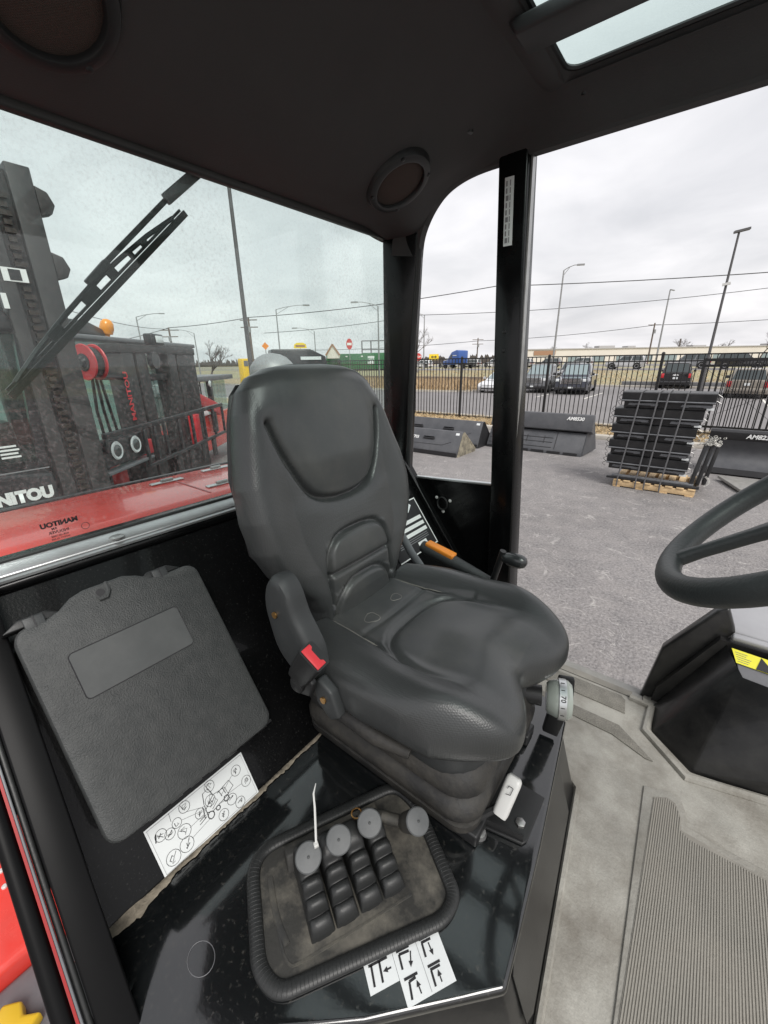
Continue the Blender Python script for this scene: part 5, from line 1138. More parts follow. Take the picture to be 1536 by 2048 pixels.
MB().prism([(-2.622, -.20, 1.03), (-2.622, -.16, .98), (-2.622, -.07, .98), (-2.622, -.06, .95), (-2.622, .08, .95), (-2.622, .09, .98), (-2.622, .20, .98), (-2.622, .16, 1.05), (-2.622, .07, 1.05), (-2.622, .06, 1.08), (-2.622, -.08, 1.08), (-2.622, -.09, 1.05)], (-.01, 0, 0)).build('tailgate_emblem', 'white_print', tah)
vehicle('bronze_suv', 'bronze coloured vehicle behind the gate leaf, seen from behind', 'car', 'car_bronze', (1.55, 34.0, .0), pi/2-.05, 'suv', 4.8, 1.95, 1.62, 'car_glass', group=G)
vehicle('passing_suv', 'silver sport utility vehicle driving on the far road', 'car', 'car_silver', (-10.2, 66.5, .87), pi, 'suv', 4.7, 1.9, 1.72, group='cars on the far road')
vehicle('passing_suv', 'dark grey vehicle on the far road above the black one', 'car', 'car_grey', (-3.4, 68.5, .87), pi, 'suv', 4.8, 1.9, 1.75, group='cars on the far road')
vehicle('passing_suv', 'dark vehicle on the far road behind the gate leaf', 'car', 'car_black', (1.9, 66.5, .87), 0, 'suv', 4.8, 1.9, 1.78, group='cars on the far road')
R = random.Random(4)
for k in range(8):
    x = -60+k*5.6+R.uniform(-.6, .6); p = R.choice(['car_white', 'car_silver', 'car_grey', 'car_white'])
    vehicle('distant_car', ['tiny parked car at the far left end of the distant row', 'tiny parked car second from the left in the distant row', 'tiny parked car third from the left in the distant row', 'tiny parked car left of the middle in the distant row', 'tiny parked car right of the middle in the distant row', 'tiny parked car third from the right in the distant row', 'tiny parked car second from the right in the distant row', 'tiny parked car at the far right end of the distant row'][k], 'car', p, (x, 86+R.uniform(-1, 1), .87), R.choice((0, pi)), 'suv', 4.5, 1.85, 1.6, group='distant row of parked cars')
setp(MB().box((-6.4, 41.3, -.1), (6.5, 41.6, .42)).build('retaining_wall', 'cowl_grey', bevel=.02), 'low dark retaining wall at the edge of the parking lot', 'wall')
setp(MB().box((-40, 42.0, -.1), (-14.8, 42.25, .62)).build('timber_edging', 'pole_wood', bevel=.02), 'low brown timber edging behind the dry grass island', 'wall')

# ================================================================== FAR BUILDING, TRUCKS, SIGNS
bu = thing('long_building', 'long low beige building along the horizon at right', 'building', (0, 185, .8))
bdv = Vector((69, 54, 0)).normalized(); bn = Vector((bdv.y, -bdv.x, 0)); bo = Vector((-58, 160, 0))
def bp3(u, v, z): return bo+bdv*u-bn*v+Vector((0, 0, z))
MB().prism([bp3(0, 0, .8), bp3(170, 0, .8), bp3(170, 30, .8), bp3(0, 30, .8)], (0, 0, 4.75)).build('wall', 'wall_beige', bu)
MB().prism([bp3(-.3, -.3, 5.56), bp3(170, -.3, 5.56), bp3(170, 30, 5.56), bp3(-.3, 30, 5.56)], (0, 0, .35)).build('parapet', 'roof_trim', bu)
MB().prism([bp3(3, -.12, 3.7), bp3(11, -.12, 3.7), bp3(11, -.12, 5.2), bp3(3, -.12, 5.2)], -bn*-.1).build('brown_panel', 'brown_sign', bu)
for u in range(16, 150, 9): MB().prism([bp3(u, -.1, 1.2), bp3(u+4.5, -.1, 1.2), bp3(u+4.5, -.1, 3.0), bp3(u, -.1, 3.0)], bn*.05).build('window', 'car_glass_pale', bu)
for u, w_, h_ in ((30, 6, .9), (41, 3, .7), (66, 5, .6), (95, 5, .8)): MB().prism([bp3(u, 6, 5.9), bp3(u+w_, 6, 5.9), bp3(u+w_, 10, 5.9), bp3(u, 10, 5.9)], (0, 0, h_)).build('roof_unit', 'roof_trim', bu)
setp(MB().cyl(bp3(60, 5, 5.9), bp3(60, 5, 8.8), .28, 8).build('chimney', 'bark', bu))
b2_ = thing('distant_shop', 'pale low shop building at the left edge of the horizon', 'building', (-60, 24, 0))
MB().box((-66, 22, 0), (-60, 30, 3.0)).build('wall', 'wall_beige', b2_); MB().box((-66.2, 21.8, 3.001), (-59.8, 30.2, 3.35)).build('parapet', 'roof_trim', b2_)
MB().box((-59.99, 23, 1.0), (-59.95, 25, 2.2)).build('window', 'car_glass_pale', b2_)
# blue tractor unit
tr = local(thing('semi_truck', 'blue semi truck tractor with sloping sleeper roof on the far road', 'truck', (-41.2, 75.9, .87), None, pi-.3))
MB().prism([(-1.9, -1.25, .7), (-1.9, -1.25, 3.2), (-1.2, -1.25, 3.35), (.1, -1.25, 3.0), (.9, -1.25, 2.1), (1.15, -1.25, 1.6), (2.6, -1.25, 1.35), (2.7, -1.25, .6)], (0, 2.5, 0)).build('cab', 'truck_blue', tr, bevel=.12)
MB().box((-3.6, -1.1, .6), (-1.92, 1.1, .95)).build('chassis', 'ink', tr)
for x in (-3.0, 1.9):
    for s_ in (-1, 1): MB().lathe([(.3, -.25), (.52, -.25), (.52, .02), (.3, .02)], (x, s_*1.15, .5), (0, s_, 0), 18).build('wheel', 'tyre', tr)
for s_ in (-1, 1): MB().prism([(-.1, s_*1.27, 1.75), (.75, s_*1.27, 1.75), (.2, s_*1.27, 2.5), (-.1, s_*1.27, 2.6)], (0, s_*.02, 0)).build('side_window', 'car_glass', tr); MB().box((-1.3, s_*1.26, 2.3), (-.3, s_*1.28, 2.42)).build('stripe', 'white_print', tr)
gc_ = local(thing('green_container', 'green shipping container with square white mark behind the seat top', 'container', (-52.5, 60.2, .0), None, atan2(6, 7.7)))
MB().box((-6.1, -1.2, 1.1), (6.1, 1.2, 3.75)).build('shell', 'container_green', gc_, bevel=.03)
for k in range(24): MB().box((-6.0+k*.5, -1.235, 1.3), (-5.75+k*.5, -1.201, 3.6)).build('corrugation', 'container_green', gc_)
MB().box((1.4, -1.25, 2.0), (2.6, -1.238, 3.3)).build('mark_panel', 'paper', gc_); text('container_mark', 'EW', .8, (2.0, -1.256, 2.65), (1, 0, 0), GZ, 'container_green', gc_, bold=.02)
for k in (-5, -2.6, .2): MB().box((k, -1.25, 3.2), (k+.35, -1.238, 3.4)).build('mark_dash', 'white_print', gc_)
MB().box((-6, -1.0, .2), (6, 1.0, 1.05)).build('trailer_bed', 'ink', gc_)
def sign(name, label, loc, rz, shape, m, face=None, pole=2.5):
    t = local(thing(name, label, 'sign', loc, None, rz)); MB().cyl((0, .03, -2.5), (0, .03, pole), .05, 8).build('post', 'galv', t)
    MB().prism([(x, -.03, pole+z) for x, z in shape], (0, .03, 0)).build('face', m, t)
    if face: face(t, pole)
    return t
octo = [(.55*cos(pi/8+k*pi/4), .55*sin(pi/8+k*pi/4)) for k in range(8)]
ang = lambda x, y: -atan2(x, y)
sign('stop_sign', 'red octagonal stop sign above the fence beside the pillar', (-35.6, 53.8, .4), ang(-35.6, 53.8), octo, 'sign_red', lambda t, p: text('sign_print', 'STOP', .36, (0, -.035, p), (1, 0, 0), GZ, 'white_print', t, bold=.01))
def dbl(t, p):
    MB().prism([(-.45, -.033, p), (-.2, -.033, p+.2), (-.2, -.033, p+.07), (.2, -.033, p+.07), (.2, -.033, p+.2), (.45, -.033, p), (.2, -.033, p-.2), (.2, -.033, p-.07), (-.2, -.033, p-.07), (-.2, -.033, p-.2)], (0, -.004, 0)).build('double_arrow', 'ink', t)
sign('warning_sign', 'yellow sign with black double arrow beside the stop sign', (-33.7, 55.2, .35), ang(-33.7, 55.2), [(-.7, -.4), (.7, -.4), (.7, .4), (-.7, .4)], 'sign_yellow', dbl)
sign('diamond_sign', 'small orange diamond sign seen above the white dome', (-46, 34.5, 1.9), ang(-46, 34.5), [(-.45, 0), (0, -.45), (.45, 0), (0, .45)], 'orange')
sign('restaurant_sign', 'yellow oval restaurant sign on a pole behind the seat', (-57.9, 50.7, 2.6), ang(-57.9, 50.7), [(-1.1, -.4), (1.1, -.4), (1.0, .25), (.5, .5), (-.5, .5), (-1.0, .25)], 'sign_yellow', lambda t, p: MB().box((-.8, -.05, p-.2), (.8, -.032, p+.15)).build('sign_band', 'brown_sign', t))
sign('round_sign', 'small red and white round sign right of the restaurant roof', (-51.9, 56.7, 2.8), ang(-51.9, 56.7), [(.55*cos(k*pi/6), .9*sin(k*pi/6)) for k in range(12)], 'sign_red', lambda t, p: MB().box((-.4, -.05, p-.2), (.4, -.032, p+.2)).build('sign_band', 'white_print', t))
hs = thing('gabled_roof_sign', 'small brown gabled roof visible above the container', 'building', (-54, 55, 0))
MB().prism([(-55.0, 54.2, 3.0), (-53.4, 55.4, 3.0), (-53.4, 55.4, 3.6), (-54.2, 54.8, 5.2), (-55.0, 54.2, 3.6)], (-1.5, 2, 0)).build('gable', 'wall_beige', hs)
MB().bar((-55.2, 54.05, 3.5), (-54.2, 54.8, 5.3), .3, .25).build('roof_edge', 'brown_sign', hs); MB().bar((-53.2, 55.55, 3.5), (-54.2, 54.8, 5.3), .3, .25).build('roof_edge', 'brown_sign', hs)
bf = thing('billboard_frame', 'empty steel billboard frame above the green container', 'billboard', (-54.6, 67, 0))
for a, b in (((-56.6, 65.5, 4.6), (-52.6, 68.6, 4.6)), ((-56.6, 65.5, 6.2), (-52.6, 68.6, 6.2)), ((-56.6, 65.5, 4.0), (-56.6, 65.5, 6.2)), ((-55.2, 66.6, 4.0), (-55.2, 66.6, 6.2)), ((-54, 67.5, 4.0), (-54, 67.5, 6.2)), ((-52.6, 68.6, .5), (-52.6, 68.6, 6.2)), ((-56.6, 65.5, .5), (-56.6, 65.5, 4.0))): MB().bar(a, b, .16, .16).build('frame_bar', 'pole_dark', bf)
MB().prism([(-56.6, 65.5, 3.0), (-52.6, 68.6, 3.0), (-52.6, 68.6, 4.0), (-56.6, 65.5, 4.0)], (-.1, .1, 0)).build('lower_panel', 'container_green', bf)

# ================================================================== POLES AND WIRES
def lamp(label, base, top, r, arm=None, heads=None, m='galv'):
    t = thing('light_pole', label, 'light pole', base, 'street and lot light poles'); b = Vector(base); tp = Vector(top)
    MB().tube([b, tp], [r, r*.6], 10).build('pole', m, t)
    if arm:
        a = Vector(arm); MB().tube([tp, tp+a*.35+Vector((0, 0, .25)), tp+a*.8+Vector((0, 0, .42)), tp+a+Vector((0, 0, .42))], r*.35, 6).build('arm', m, t)
        MB().tube([tp-Vector((0, 0, .5)), tp+a*.45+Vector((0, 0, .25))], r*.25, 5).build('brace', m, t)
        d = a.normalized(); MB().bar(tp+a+Vector((0, 0, .42)), tp+a+d*.75+Vector((0, 0, .40)), .30, .13).build('lamp_head', m, t)
    if heads:
        for hd_ in heads: MB().bar(tp+Vector((0, 0, .05)), tp+Vector(hd_), .28, .10).build('lamp_head', m, t)
    return t
RT = Vector((.78, .62, 0)); 
lamp('thick dark lot pole running up past the wiper window top', (-13.3, 9.25, 0), (-13.3, 9.25, 9.2), .085, m='pole_dark')
lamp('curved arm street light left of the corner pillar', (-30.7, 38.4, 0), (-30.7, 38.4, 8.0), .11, -RT*2.2)
lamp('street light with long right arm above the seat', (-42.2, 33.7, 0), (-42.2, 33.7, 8.2), .10, RT*3.2)
lamp('short far street light between the two taller ones', (-47.0, 44.0, 0), (-47.0, 44.0, 6.6), .09, -RT*2.4)
lamp('small street light among bare branches left of the seat', (-55.5, 30.5, 0), (-55.5, 30.5, 6.2), .10, -RT*2.0)
lamp('single arm street light behind the reel forklift', (-68, 29, 0), (-68, 29, 8.9), .13, RT*3.4)
lamp('street light right of the door pillar, arm to the right', (-15.3, 51.2, 0), (-15.3, 51.2, 11.2), .12, Vector((.9, .3, 0))*1.3)
lamp('slim light pole left of the tallest pole', (-7.9, 77.5, .8), (-7.9, 77.5, 11.4), .14, None, [(.5, .3, -.1)])
lamp('street light seen between corner pillar and door pillar', (-41.4, 64.4, 0), (-41.4, 64.4, 9.6), .13, -RT*2.0)
tp_ = lamp('tallest right light pole with square head and clamped camera', (-.63, 30.8, 0), (-.63, 30.8, 8.3), .085, None, [(.42, .1, .12), (-.2, -.05, .02)], 'pole_dark')
MB().bar((-.8, 30.7, 5.9), (-.45, 30.7, 5.95), .14, .12).build('camera_box', 'white_plastic', tp_)
def utility(label, x, y, h, z0=0, arms=1):
    t = thing('utility_pole', label, 'utility pole', (x, y, z0), 'wooden utility poles'); MB().tube([(x, y, z0), (x, y, h)], [.17, .12], 8).build('pole', 'pole_wood', t)
    d = Vector((.8, .6, 0))
    for k in range(arms): MB().bar(Vector((x, y, h-.35-k*.9))-d*1.2, Vector((x, y, h-.35-k*.9))+d*1.2, .10, .12).build('cross_arm', 'pole_wood', t)
    MB().lathe([(.2, 0), (.2, .7)], (x+.25, y-.2, h-1.9), n=10).build('transformer', 'galv', t)
utility('utility pole with two cross arms left of the door pillar', -43.3, 89.3, 6.9, .8, 2)
utility('leaning utility pole between the two right light poles', -11.7, 101, 8.6, .8, 1)
utility('utility pole with cross arms behind the reel forklift', -65.1, 32, 7.5, 0, 2)
utility('utility pole crossing the thick dark lot pole', -52.3, 36.9, 8.3, 0, 2)
def wire(label, pts, r):
    t = thing('overhead_wire', label, 'wire', pts[0], 'overhead wires'); P = []
    for a, b in zip(pts, pts[1:]):
        a, b = Vector(a), Vector(b)
        for k in range(12): u = k/12; q = a.lerp(b, u); q.z -= (b-a).length*.012*4*u*(1-u); P.append(q)
    P.append(Vector(pts[-1])); MB().tube(P, r, 5).build('cable', 'wire', t)
wire('highest overhead wire crossing the whole view', [(-92, 28, 5.5), (-65.1, 32.2, 7.5), (-52, 36.8, 8.25), (-21.5, 48, 10.0), (30, 69, 10.9)], .045)
wire('second overhead wire below the highest one at right', [(-60, 45, 7.0), (-36.6, 55.7, 8.7), (3, 81.2, 10.9), (40, 105, 11.5)], .04)
wire('faint lower wire between the utility poles', [(-90, 70, 5.5), (-43.3, 89.5, 6.3), (-11.7, 101, 8.2), (40, 118, 10.5)], .05)
wire('thin wire dropping behind the orange beacon', [(-40, 12, 6.4), (-65.1, 31.8, 7.3)], .03)

# ================================================================== BARE TREES
def tree(label, x, y, z0, h, spread, seed, r0=.14, lv=5):
    t = thing('bare_tree', label, 'tree', (x, y, z0), 'leafless trees'); R = random.Random(seed); tk = MB(); tw = MB()
    def br(p, d, ln, r, l):
        pts = [p]; q = p.copy(); dd = d.copy()
        for k in range(3):
            dd = (dd+Vector((R.gauss(0, .14), R.gauss(0, .14), R.gauss(.03, .08)))).normalized(); q = q+dd*ln/3; pts.append(q)
        (tk if l > lv-2 else tw).tube(pts, [r, r*.9, r*.75, r*.6], 5 if l > 2 else 3, caps=False)
        if l == 0: return
        for k in range(3 if l > 1 else 4):
            nd = (dd+Vector((R.gauss(0, .55)*spread, R.gauss(0, .55)*spread, R.uniform(-.1, .4)))).normalized(); br(pts[R.choice((2, 3, 3))], nd, ln*R.uniform(.6, .82), r*.6, l-1)
    br(Vector((x, y, z0)), Vector((0, 0, 1)), h*.30, r0, lv); tk.build('trunk', 'bark', t); tw.build('crown', 'bark', t)
tree('bare tree beside the small street light behind the window', -45.6, 26.1, 0, 5.6, .9, 3, .16)
tree('bare tree just right of the corner pillar', -36.5, 55.0, .4, 8.0, .7, 5, .16)
for k, (x, y, h, lb) in enumerate(((-52, 172, 7.2, 'bare treetop over the left end of the long building'), (-42, 182, 7.6, 'bare treetop left of the roof units'), (-14, 205, 9.0, 'bare treetop right of the chimney'), (-2, 212, 8.6, 'bare treetop left of the tallest light pole'), (9, 172, 9.5, 'broad bare tree right of the tallest light pole'), (17, 170, 12.5, 'largest bare tree at the right edge of the horizon'))):
    tree(lb, x, y, .85, h*1.15, 1.25, 20+k, .22, 5)
hz = MB(); R = random.Random(77)
for k in range(420):
    a = k/419; x = lerp(-330, 60, a); y = lerp(120, 330, a); h = 2.6+R.random()*2.6; w_ = R.uniform(.8, 2.4)
    hz.add([(x-w_, y, .8), (x+w_, y, .8), (x+w_*.4, y+.5, .8+h*.8), (x, y, .8+h), (x-w_*.5, y+.4, .8+h*.7)], [(0, 1, 2, 3, 4)])
setp(hz.build('distant_trees', 'bark'), 'far hazy line of bare trees along the horizon', 'tree line', kind='stuff')
# ================================================================== NEIGHBOUR FORKLIFT (side view with mast)
n1 = thing('parked_forklift', 'black forklift beside the rear window, tall dusty mast and white lettering', 'forklift', (-3.8, .4, 0), 'forklifts parked behind the cab')
MX = -3.30
for x in (MX, MX-.85):
    MB().box((x-.12, .715, .15), (x, .79, 3.30)).build('mast_channel', 'mast_steel', n1, bevel=.006)
    MB().box((x-.12, .885, .15), (x, 1.0, 3.36)).build('mast_channel', 'mast_steel', n1, bevel=.006)
    MB().box((x-.10, .791, .15), (x-.04, .884, 3.33)).build('mast_web', 'mast_steel', n1)
for z in (.5, 1.3, 2.2, 3.2): MB().box((MX-.85, .80, z), (MX-.121, .87, z+.14)).build('mast_crossbar', 'mast_steel', n1)
# leaf chain running down the near channel
lk = None
for k in range(64):
    z = .55+k*.042
    if lk is None: lk = MB().box((-.012, -.026, -.012), (.012, .026, .012)).build('chain_link', 'grease'); lk.parent = n1; o = lk
    else: o = lk.copy(); C.objects.link(o)
    o.location = Vector((MX-.025+(.006 if k % 2 else 0), .836, z))-ORG[n1.name]; o.scale = (1, 1 if k % 2 else .7, 1)
for z in (3.13, 2.80): MB().prism([(MX-.08, 1.002, z), (MX-.08, 1.06, z+.02), (MX-.08, 1.085, z+.07), (MX-.08, 1.06, z+.13), (MX-.08, 1.002, z+.15)], (.07, 0, 0)).build('mast_hook', 'mast_steel', n1, bevel=.006)
MB().box((MX+.001, .70, 2.62), (MX+.006, .725, 2.70)).build('mast_decal', 'white_print', n1)
MB().box((MX+.001, .735, 2.765), (MX+.004, .85, 2.835)).build('mast_decal', 'white_print', n1); MB().box((MX+.0045, .765, 2.772), (MX+.006, .82, 2.828)).build('mast_decal_dark', 'ink', n1)
# cab: frame, tinted panes, roof with lamp
for (y, z0, y2, z1) in ((.66, 1.70, .74, 2.52), (-.55, 1.70, -.5, 2.52)): MB().bar((-3.36, y, z0), (-3.36, y2, z1), .05, .05).build('cab_post', 'machine_black', n1)
MB().prism([(-4.25, -.65, 2.50), (-4.25, .76, 2.50), (-4.25, .70, 2.62), (-4.25, .5, 2.68), (-4.25, -.65, 2.68)], (.92, 0, 0)).build('cab_roof', 'machine_black', n1, bevel=.02)
MB().box((-3.37, .60, 2.62), (-3.32, .68, 2.70)).build('roof_lamp', 'lamp_glass', n1, bevel=.01)
MB().prism([(-3.35, -.5, 1.74), (-3.35, .65, 1.74), (-3.35, .72, 2.49), (-3.35, -.46, 2.49)], (.006, 0, 0)).build('side_glass', 'machine_glass', n1)
MB().prism([(-4.22, -.5, 1.74), (-4.22, .65, 1.74), (-4.22, .72, 2.49), (-4.22, -.46, 2.49)], (.006, 0, 0)).build('far_glass', 'machine_glass', n1)
MB().box((-4.0, -.05, 1.4), (-3.65, .32, 1.86)).build('cab_seat', 'machine_black', n1, bevel=.04); MB().box((-4.0, -.16, 1.7), (-3.65, -.04, 2.30)).build('cab_seat', 'machine_black', n1, bevel=.04)
MB().prism([(-4.1, .36, 1.5), (-4.1, .62, 1.5), (-4.1, .60, 1.98), (-4.1, .44, 1.94)], (.6, 0, 0)).build('dash', 'machine_black', n1, bevel=.02)
for k in range(4): MB().box((-3.342, .475, 1.775+k*.022), (-3.340, .57-.01*(k % 2), 1.786+k*.022)).build('glass_decal', 'white_print', n1)
MB().tube([(-3.34, .18, 2.04), (-3.34, .36, 1.98), (-3.34, .44, 2.0), (-3.34, .56, 2.34), (-3.34, .50, 2.37)], .010, 6).build('grab_rail', 'machine_black', n1)
# body below
MB().prism([(-4.3, -2.2, .6), (-4.3, .70, .6), (-4.3, .70, 1.66), (-4.3, .30, 1.715), (-4.3, -2.2, 1.60)], (1.0, 0, 0)).build('body', 'machine_black', n1, bevel=.03, seg=3)
MB().box((-3.299, -2.0, 1.690), (-3.296, .68, 1.697)).build('body_seam', 'ink_grey', n1)
text('body_lettering', 'MANITOU', .098, (-3.294, .455, 1.535), (0, 1, 0), GZ, 'white_print', n1, bold=.007, xscale=.92)
for y in (-1.5, .35):
    w_ = MB().lathe([(.28, -.15), (.55, -.15), (.60, -.10), (.60, .10), (.55, .15), (.28, .15)], (-3.35, y, .6), (1, 0, 0), 24).build('wheel', 'tyre', n1)
    MB().lathe([(.29, 0), (.27, .12), (.1, .10)], (-3.35, y, .6), (1, 0, 0), 20).build('rim', 'red_paint', w_)
# ================================================================== SECOND FORKLIFT (front view with reel and lamps)
O2 = Vector((-4.27, 1.33, 0)); T2 = Vector((-.63, .776, 0)).normalized(); N2 = Vector((.776, .63, 0)).normalized()
def fpt(u, z, off=0): return O2+T2*u+Vector((0, 0, z))-N2*off
n2 = thing('parked_forklift', 'forklift with red hose reel, load backrest and round lamps, orange beacon', 'forklift', fpt(1.6, 0, .6), 'forklifts parked behind the cab')
def fbox(u0, u1, z0, z1, d0, d1, nm, m, par=None, bevel=.006): return MB().prism([fpt(u0, z0, d0), fpt(u1, z0, d0), fpt(u1, z1, d0), fpt(u0, z1, d0)], -N2*(d1-d0)).build(nm, m, par or n2, bevel=bevel)
for u0, u1 in ((1.08, 1.30), (1.36, 1.58)): fbox(u0, u1, .15, 2.52, .30, .50, 'mast_channel', 'mast_steel')
for u0, u1 in ((2.12, 2.34), (2.40, 2.95)): fbox(u0, u1, .15, 2.55, .30, .50, 'mast_channel', 'mast_steel')
fbox(1.06, 2.98, 2.44, 2.53, .29, .52, 'mast_head', 'mast_steel')
for z in (.5, 1.2): fbox(1.59, 2.11, z, z+.14, .34, .46, 'mast_crossbar', 'mast_steel')
fbox(1.59, 2.11, 2.12, 2.20, .34, .46, 'mast_crossbar', 'mast_steel')
MB().lathe([(.03, -.03), (.10, -.03), (.10, .03), (.03, .03)], fpt(1.70, 2.36, .28), N2, 20).build('chain_wheel', 'machine_black', n2)
text('mast_lettering', 'MANITOU', .115, fpt(1.04, 1.98, .285), (0, 0, 1), -T2, 'red_plastic', n2, bold=.003)
# load backrest: rails and bars
fbox(-.02, 2.95, 1.68, 1.73, -.03, .01, 'backrest_rail', 'machine_black'); fbox(.60, 2.95, 1.26, 1.30, -.03, .01, 'backrest_rail', 'machine_black')
for u in (-.02, .62, .83, 1.05, 1.42, 1.80, 2.18, 2.55, 2.93): fbox(u, u+.045, 1.30 if u > .5 else 1.55, 1.68, -.02, .01, 'backrest_bar', 'machine_black')
for u in (1.25, 1.60, 2.0, 2.4): fbox(u, u+.10, 1.0, 1.26, -.02, .02, 'carriage_plate', 'mast_steel')
fbox(-.06, .68, 1.40, 1.655, .02, .12, 'lamp_panel', 'machine_black', bevel=.02)
fbox(-.06, .75, 1.345, 1.375, -.01, .10, 'panel_lip', 'attach_edge')
for u in (.15, .47):
    q = fpt(u, 1.545, .018); r_ = MB().lathe([(.078, 0), (.088, .012), (.078, .022), (.066, .018)], q, N2, 28).build('lamp_ring', 'lamp_glass', n2)
    MB().lathe([(.064, .012), (.05, .026), (.02, .032)], q, N2, 24).build('lamp_lens', 'lamp_dark', r_, smooth=60)
fbox(.88, 1.06, 1.34, 1.50, .16, .26, 'red_body_panel', 'red_plastic'); fbox(2.30, 2.46, 1.20, 1.62, .16, .26, 'red_body_panel', 'red_plastic'); fbox(.42, .54, .95, 1.32, .2, .3, 'red_body_panel', 'red_dark')
fbox(-.1, 2.9, .4, 1.25, .55, 1.6, 'body', 'mast_steel', bevel=.03)
for k, u in enumerate((.1, .25, .4, .55, 1.3, 1.5)): MB().tube([fpt(u, .9, .5), fpt(u+.05, 1.2, .42), fpt(u-.03, 1.55, .45), fpt(u+.1, 1.9, .5)], .018, 6).build('hydraulic_hose', 'rubber', n2)
# hose reel
ra_ = Vector((.32, -.945, 0)).normalized(); rc_ = fpt(.11, 2.335, .02)
rl2 = MB().lathe([(.07, .0), (.145, .0), (.15, .008), (.145, .016), (.07, .016)], rc_+ra_*.05, ra_, 36).build('reel_flange', 'red_plastic', n2)
MB().lathe([(.05, .0), (.145, .0), (.15, .008), (.145, .016), (.05, .016)], rc_-ra_*.05, ra_, 36).build('reel_flange', 'red_plastic', n2)
MB().lathe([(.06, -.03), (.125, -.03), (.13, .0), (.125, .045), (.06, .045)], rc_, ra_, 30).build('reel_hose', 'rubber', n2)
MB().lathe([(.07, .03), (.072, .072), (.05, .074), (.03, .095)], rc_, ra_, 24).build('reel_hub', 'machine_black', n2)
MB().tube([fpt(.15, 2.33, .1), fpt(.5, 2.20, .2), fpt(1.07, 2.18, .34)], .03, 6).build('reel_bracket', 'machine_black', n2)
for k in range(3): MB().tube([fpt(.20+k*.05, 2.22, .1), fpt(.30+k*.10, 1.9, .2), fpt(.55+k*.12, 1.5, .35)], .014, 6).build('reel_hose_run', 'rubber', n2)
# cab with panes and roof
for u in (1.35, 2.40, 3.95, 4.55): MB().bar(fpt(u, 1.25, 1.02), fpt(u+.02, 2.62, 1.02), .07, .07).build('cab_post', 'machine_black', n2)
MB().prism([fpt(1.25, 2.60, .95), fpt(4.65, 2.60, .95), fpt(4.65, 2.66, .95), fpt(1.25, 2.66, .95)], -N2*1.3).build('cab_roof', 'cowl_grey', n2, bevel=.015)
MB().prism([fpt(1.2, 2.661, 1.1), fpt(2.22, 2.661, 1.1), fpt(2.18, 2.76, 1.1), fpt(1.9, 2.83, 1.1), fpt(1.2, 2.84, 1.1)], -N2*.9).build('roof_hatch', 'machine_black', n2, bevel=.02)
MB().prism([fpt(1.4, 1.3, 1.03), fpt(4.5, 1.3, 1.03), fpt(4.5, 2.58, 1.03), fpt(1.4, 2.58, 1.03)], -N2*.006).build('windscreen', 'machine_glass', n2)
MB().prism([fpt(1.4, 1.3, 2.2), fpt(4.5, 1.3, 2.2), fpt(4.5, 2.58, 2.2), fpt(1.4, 2.58, 2.2)], -N2*.006).build('rear_pane', 'machine_glass', n2)
fbox(3.7, 4.2, 1.25, 1.95, 1.5, 1.7, 'cab_seat', 'machine_black', bevel=.04); fbox(3.75, 4.1, 1.9, 2.2, 1.55, 1.7, 'cab_seat', 'machine_black', bevel=.05)
MB().lathe([(.035, 0), (.045, .02), (.045, .05), (.075, .06), (.085, .12), (.075, .19), (.045, .23), (.01, .24)], fpt(2.28, 2.66, 1.15), (.25, .2, 1), 20).build('beacon', 'orange_lens', n2, smooth=50)
fl_ = fbox(1.70, 1.98, 2.54, 2.67, .24, .36, 'flood_lamp', 'machine_black', bevel=.02); fbox(1.76, 1.93, 2.565, 2.645, .225, .239, 'flood_lens', 'lamp_glass', fl_, bevel=.008)
# ================================================================== THIRD MACHINE AND SMALL BACKGROUND THINGS
n3 = thing('compact_loader', 'low red and black loader with dark tank half hidden by the backrest', 'loader', fpt(6.2, 0, 1.4))
def gbox(u0, u1, z0, z1, d0, d1, nm, m, bevel=.01): return MB().prism([fpt(u0, z0, d0), fpt(u1, z0, d0), fpt(u1, z1, d0), fpt(u0, z1, d0)], -N2*(d1-d0)).build(nm, m, n3, bevel=bevel)
gbox(5.0, 7.6, 1.95, 2.06, 1.3, 2.2, 'roof', 'cowl_grey'); gbox(5.0, 5.1, .8, 1.95, 1.3, 1.4, 'post', 'machine_black'); gbox(6.0, 6.12, .8, 1.95, 1.3, 1.4, 'post', 'machine_black')
for k in range(9): gbox(5.12+k*.1, 5.15+k*.1, 1.4, 1.94, 1.5, 1.52, 'guard_wire', 'machine_black', 0)
for k in range(5): gbox(5.1, 6.0, 1.45+k*.1, 1.47+k*.1, 1.53, 1.55, 'guard_wire', 'machine_black', 0)
MB().prism([fpt(4.9, 1.62, 1.28), fpt(4.9, 1.85, 1.28), fpt(6.4, 1.40, 1.28), fpt(6.4, 1.15, 1.28)], -N2*.15).build('lift_arm', 'red_plastic', n3, bevel=.01)
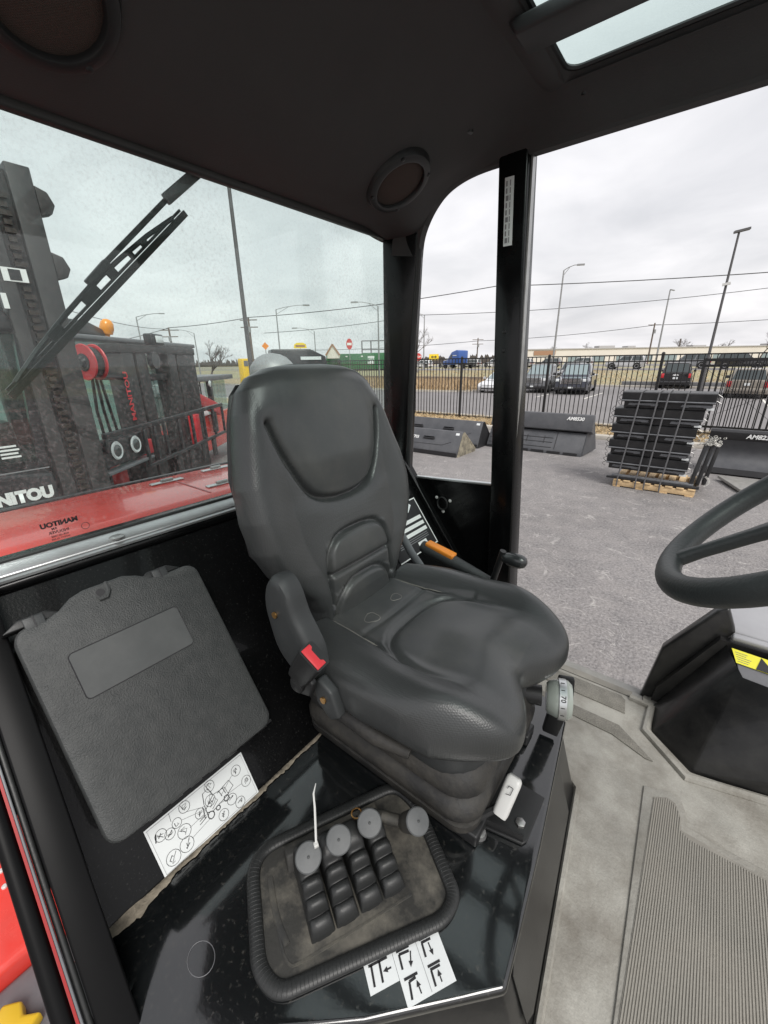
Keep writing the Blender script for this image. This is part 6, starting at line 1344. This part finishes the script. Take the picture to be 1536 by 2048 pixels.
gbox(5.0, 7.6, .4, 1.2, 1.45, 2.6, 'body', 'red_paint'); gbox(6.2, 7.5, 1.1, 1.93, 1.5, 1.52, 'front_pane', 'machine_glass', 0)
MB().lathe([(.06, 0), (.07, .02), (.05, .03)], fpt(5.9, 1.9, 1.28), N2, 16).build('work_lamp', 'lamp_glass', n3)
gbox(5.4, 6.35, 2.08, 2.62, 2.4, 3.0, 'rear_tank', 'mast_steel', .02)
for k in range(3): MB().tube([fpt(5.5+k*.2, 2.58, 2.38), fpt(5.6+k*.2, 2.4, 2.35), fpt(5.75+k*.2, 2.2, 2.38)], .012, 5).build('hydraulic_hose', 'strap', n3)
wd = thing('white_tank_dome', 'pale white tank dome showing just above the backrest', 'tank', (-6.15, 4.72, 0))
MB().lathe([(.40, 0), (.40, 2.1), (.38, 2.25), (.33, 2.32), (.25, 2.40), (.14, 2.45), (.02, 2.47)], (-6.15, 4.72, 0), (0, 0, 1), 32).build('shell', 'galv', wd, smooth=60)
dk_ = thing('dark_hood_box', 'dark machine hood with white label just above the backrest', 'machine', (-6.6, 5.8, 0))
MB().prism([(-6.9, 5.3, 1.8), (-6.3, 6.25, 1.8), (-6.33, 6.2, 2.42), (-6.5, 5.95, 2.56), (-6.9, 5.3, 2.56)], (-.5, .3, 0)).build('hood', 'machine_black', dk_, bevel=.02)
MB().box((-7.2, 5.4, .2), (-6.4, 6.2, 1.79)).build('body', 'machine_black', dk_)
MB().prism([(-6.60, 5.765, 2.36), (-6.38, 6.11, 2.36), (-6.38, 6.11, 2.42), (-6.60, 5.765, 2.42)], (.012, -.008, 0)).build('label', 'paper', dk_)
yb = thing('yellow_machine', 'small yellow machine box beyond the yard left of the seat', 'machine', (-18.6, 12.5, 0))
MB().box((-18.8, 12.35, .3), (-18.4, 12.75, 2.55)).build('housing', 'yellow_paint', yb, bevel=.04); MB().box((-18.395, 12.42, 2.2), (-18.385, 12.65, 2.45)).build('panel', 'cowl_grey', yb); MB().box((-19, 12.1, 0), (-18.0, 13.1, .29)).build('skid', 'ink', yb)
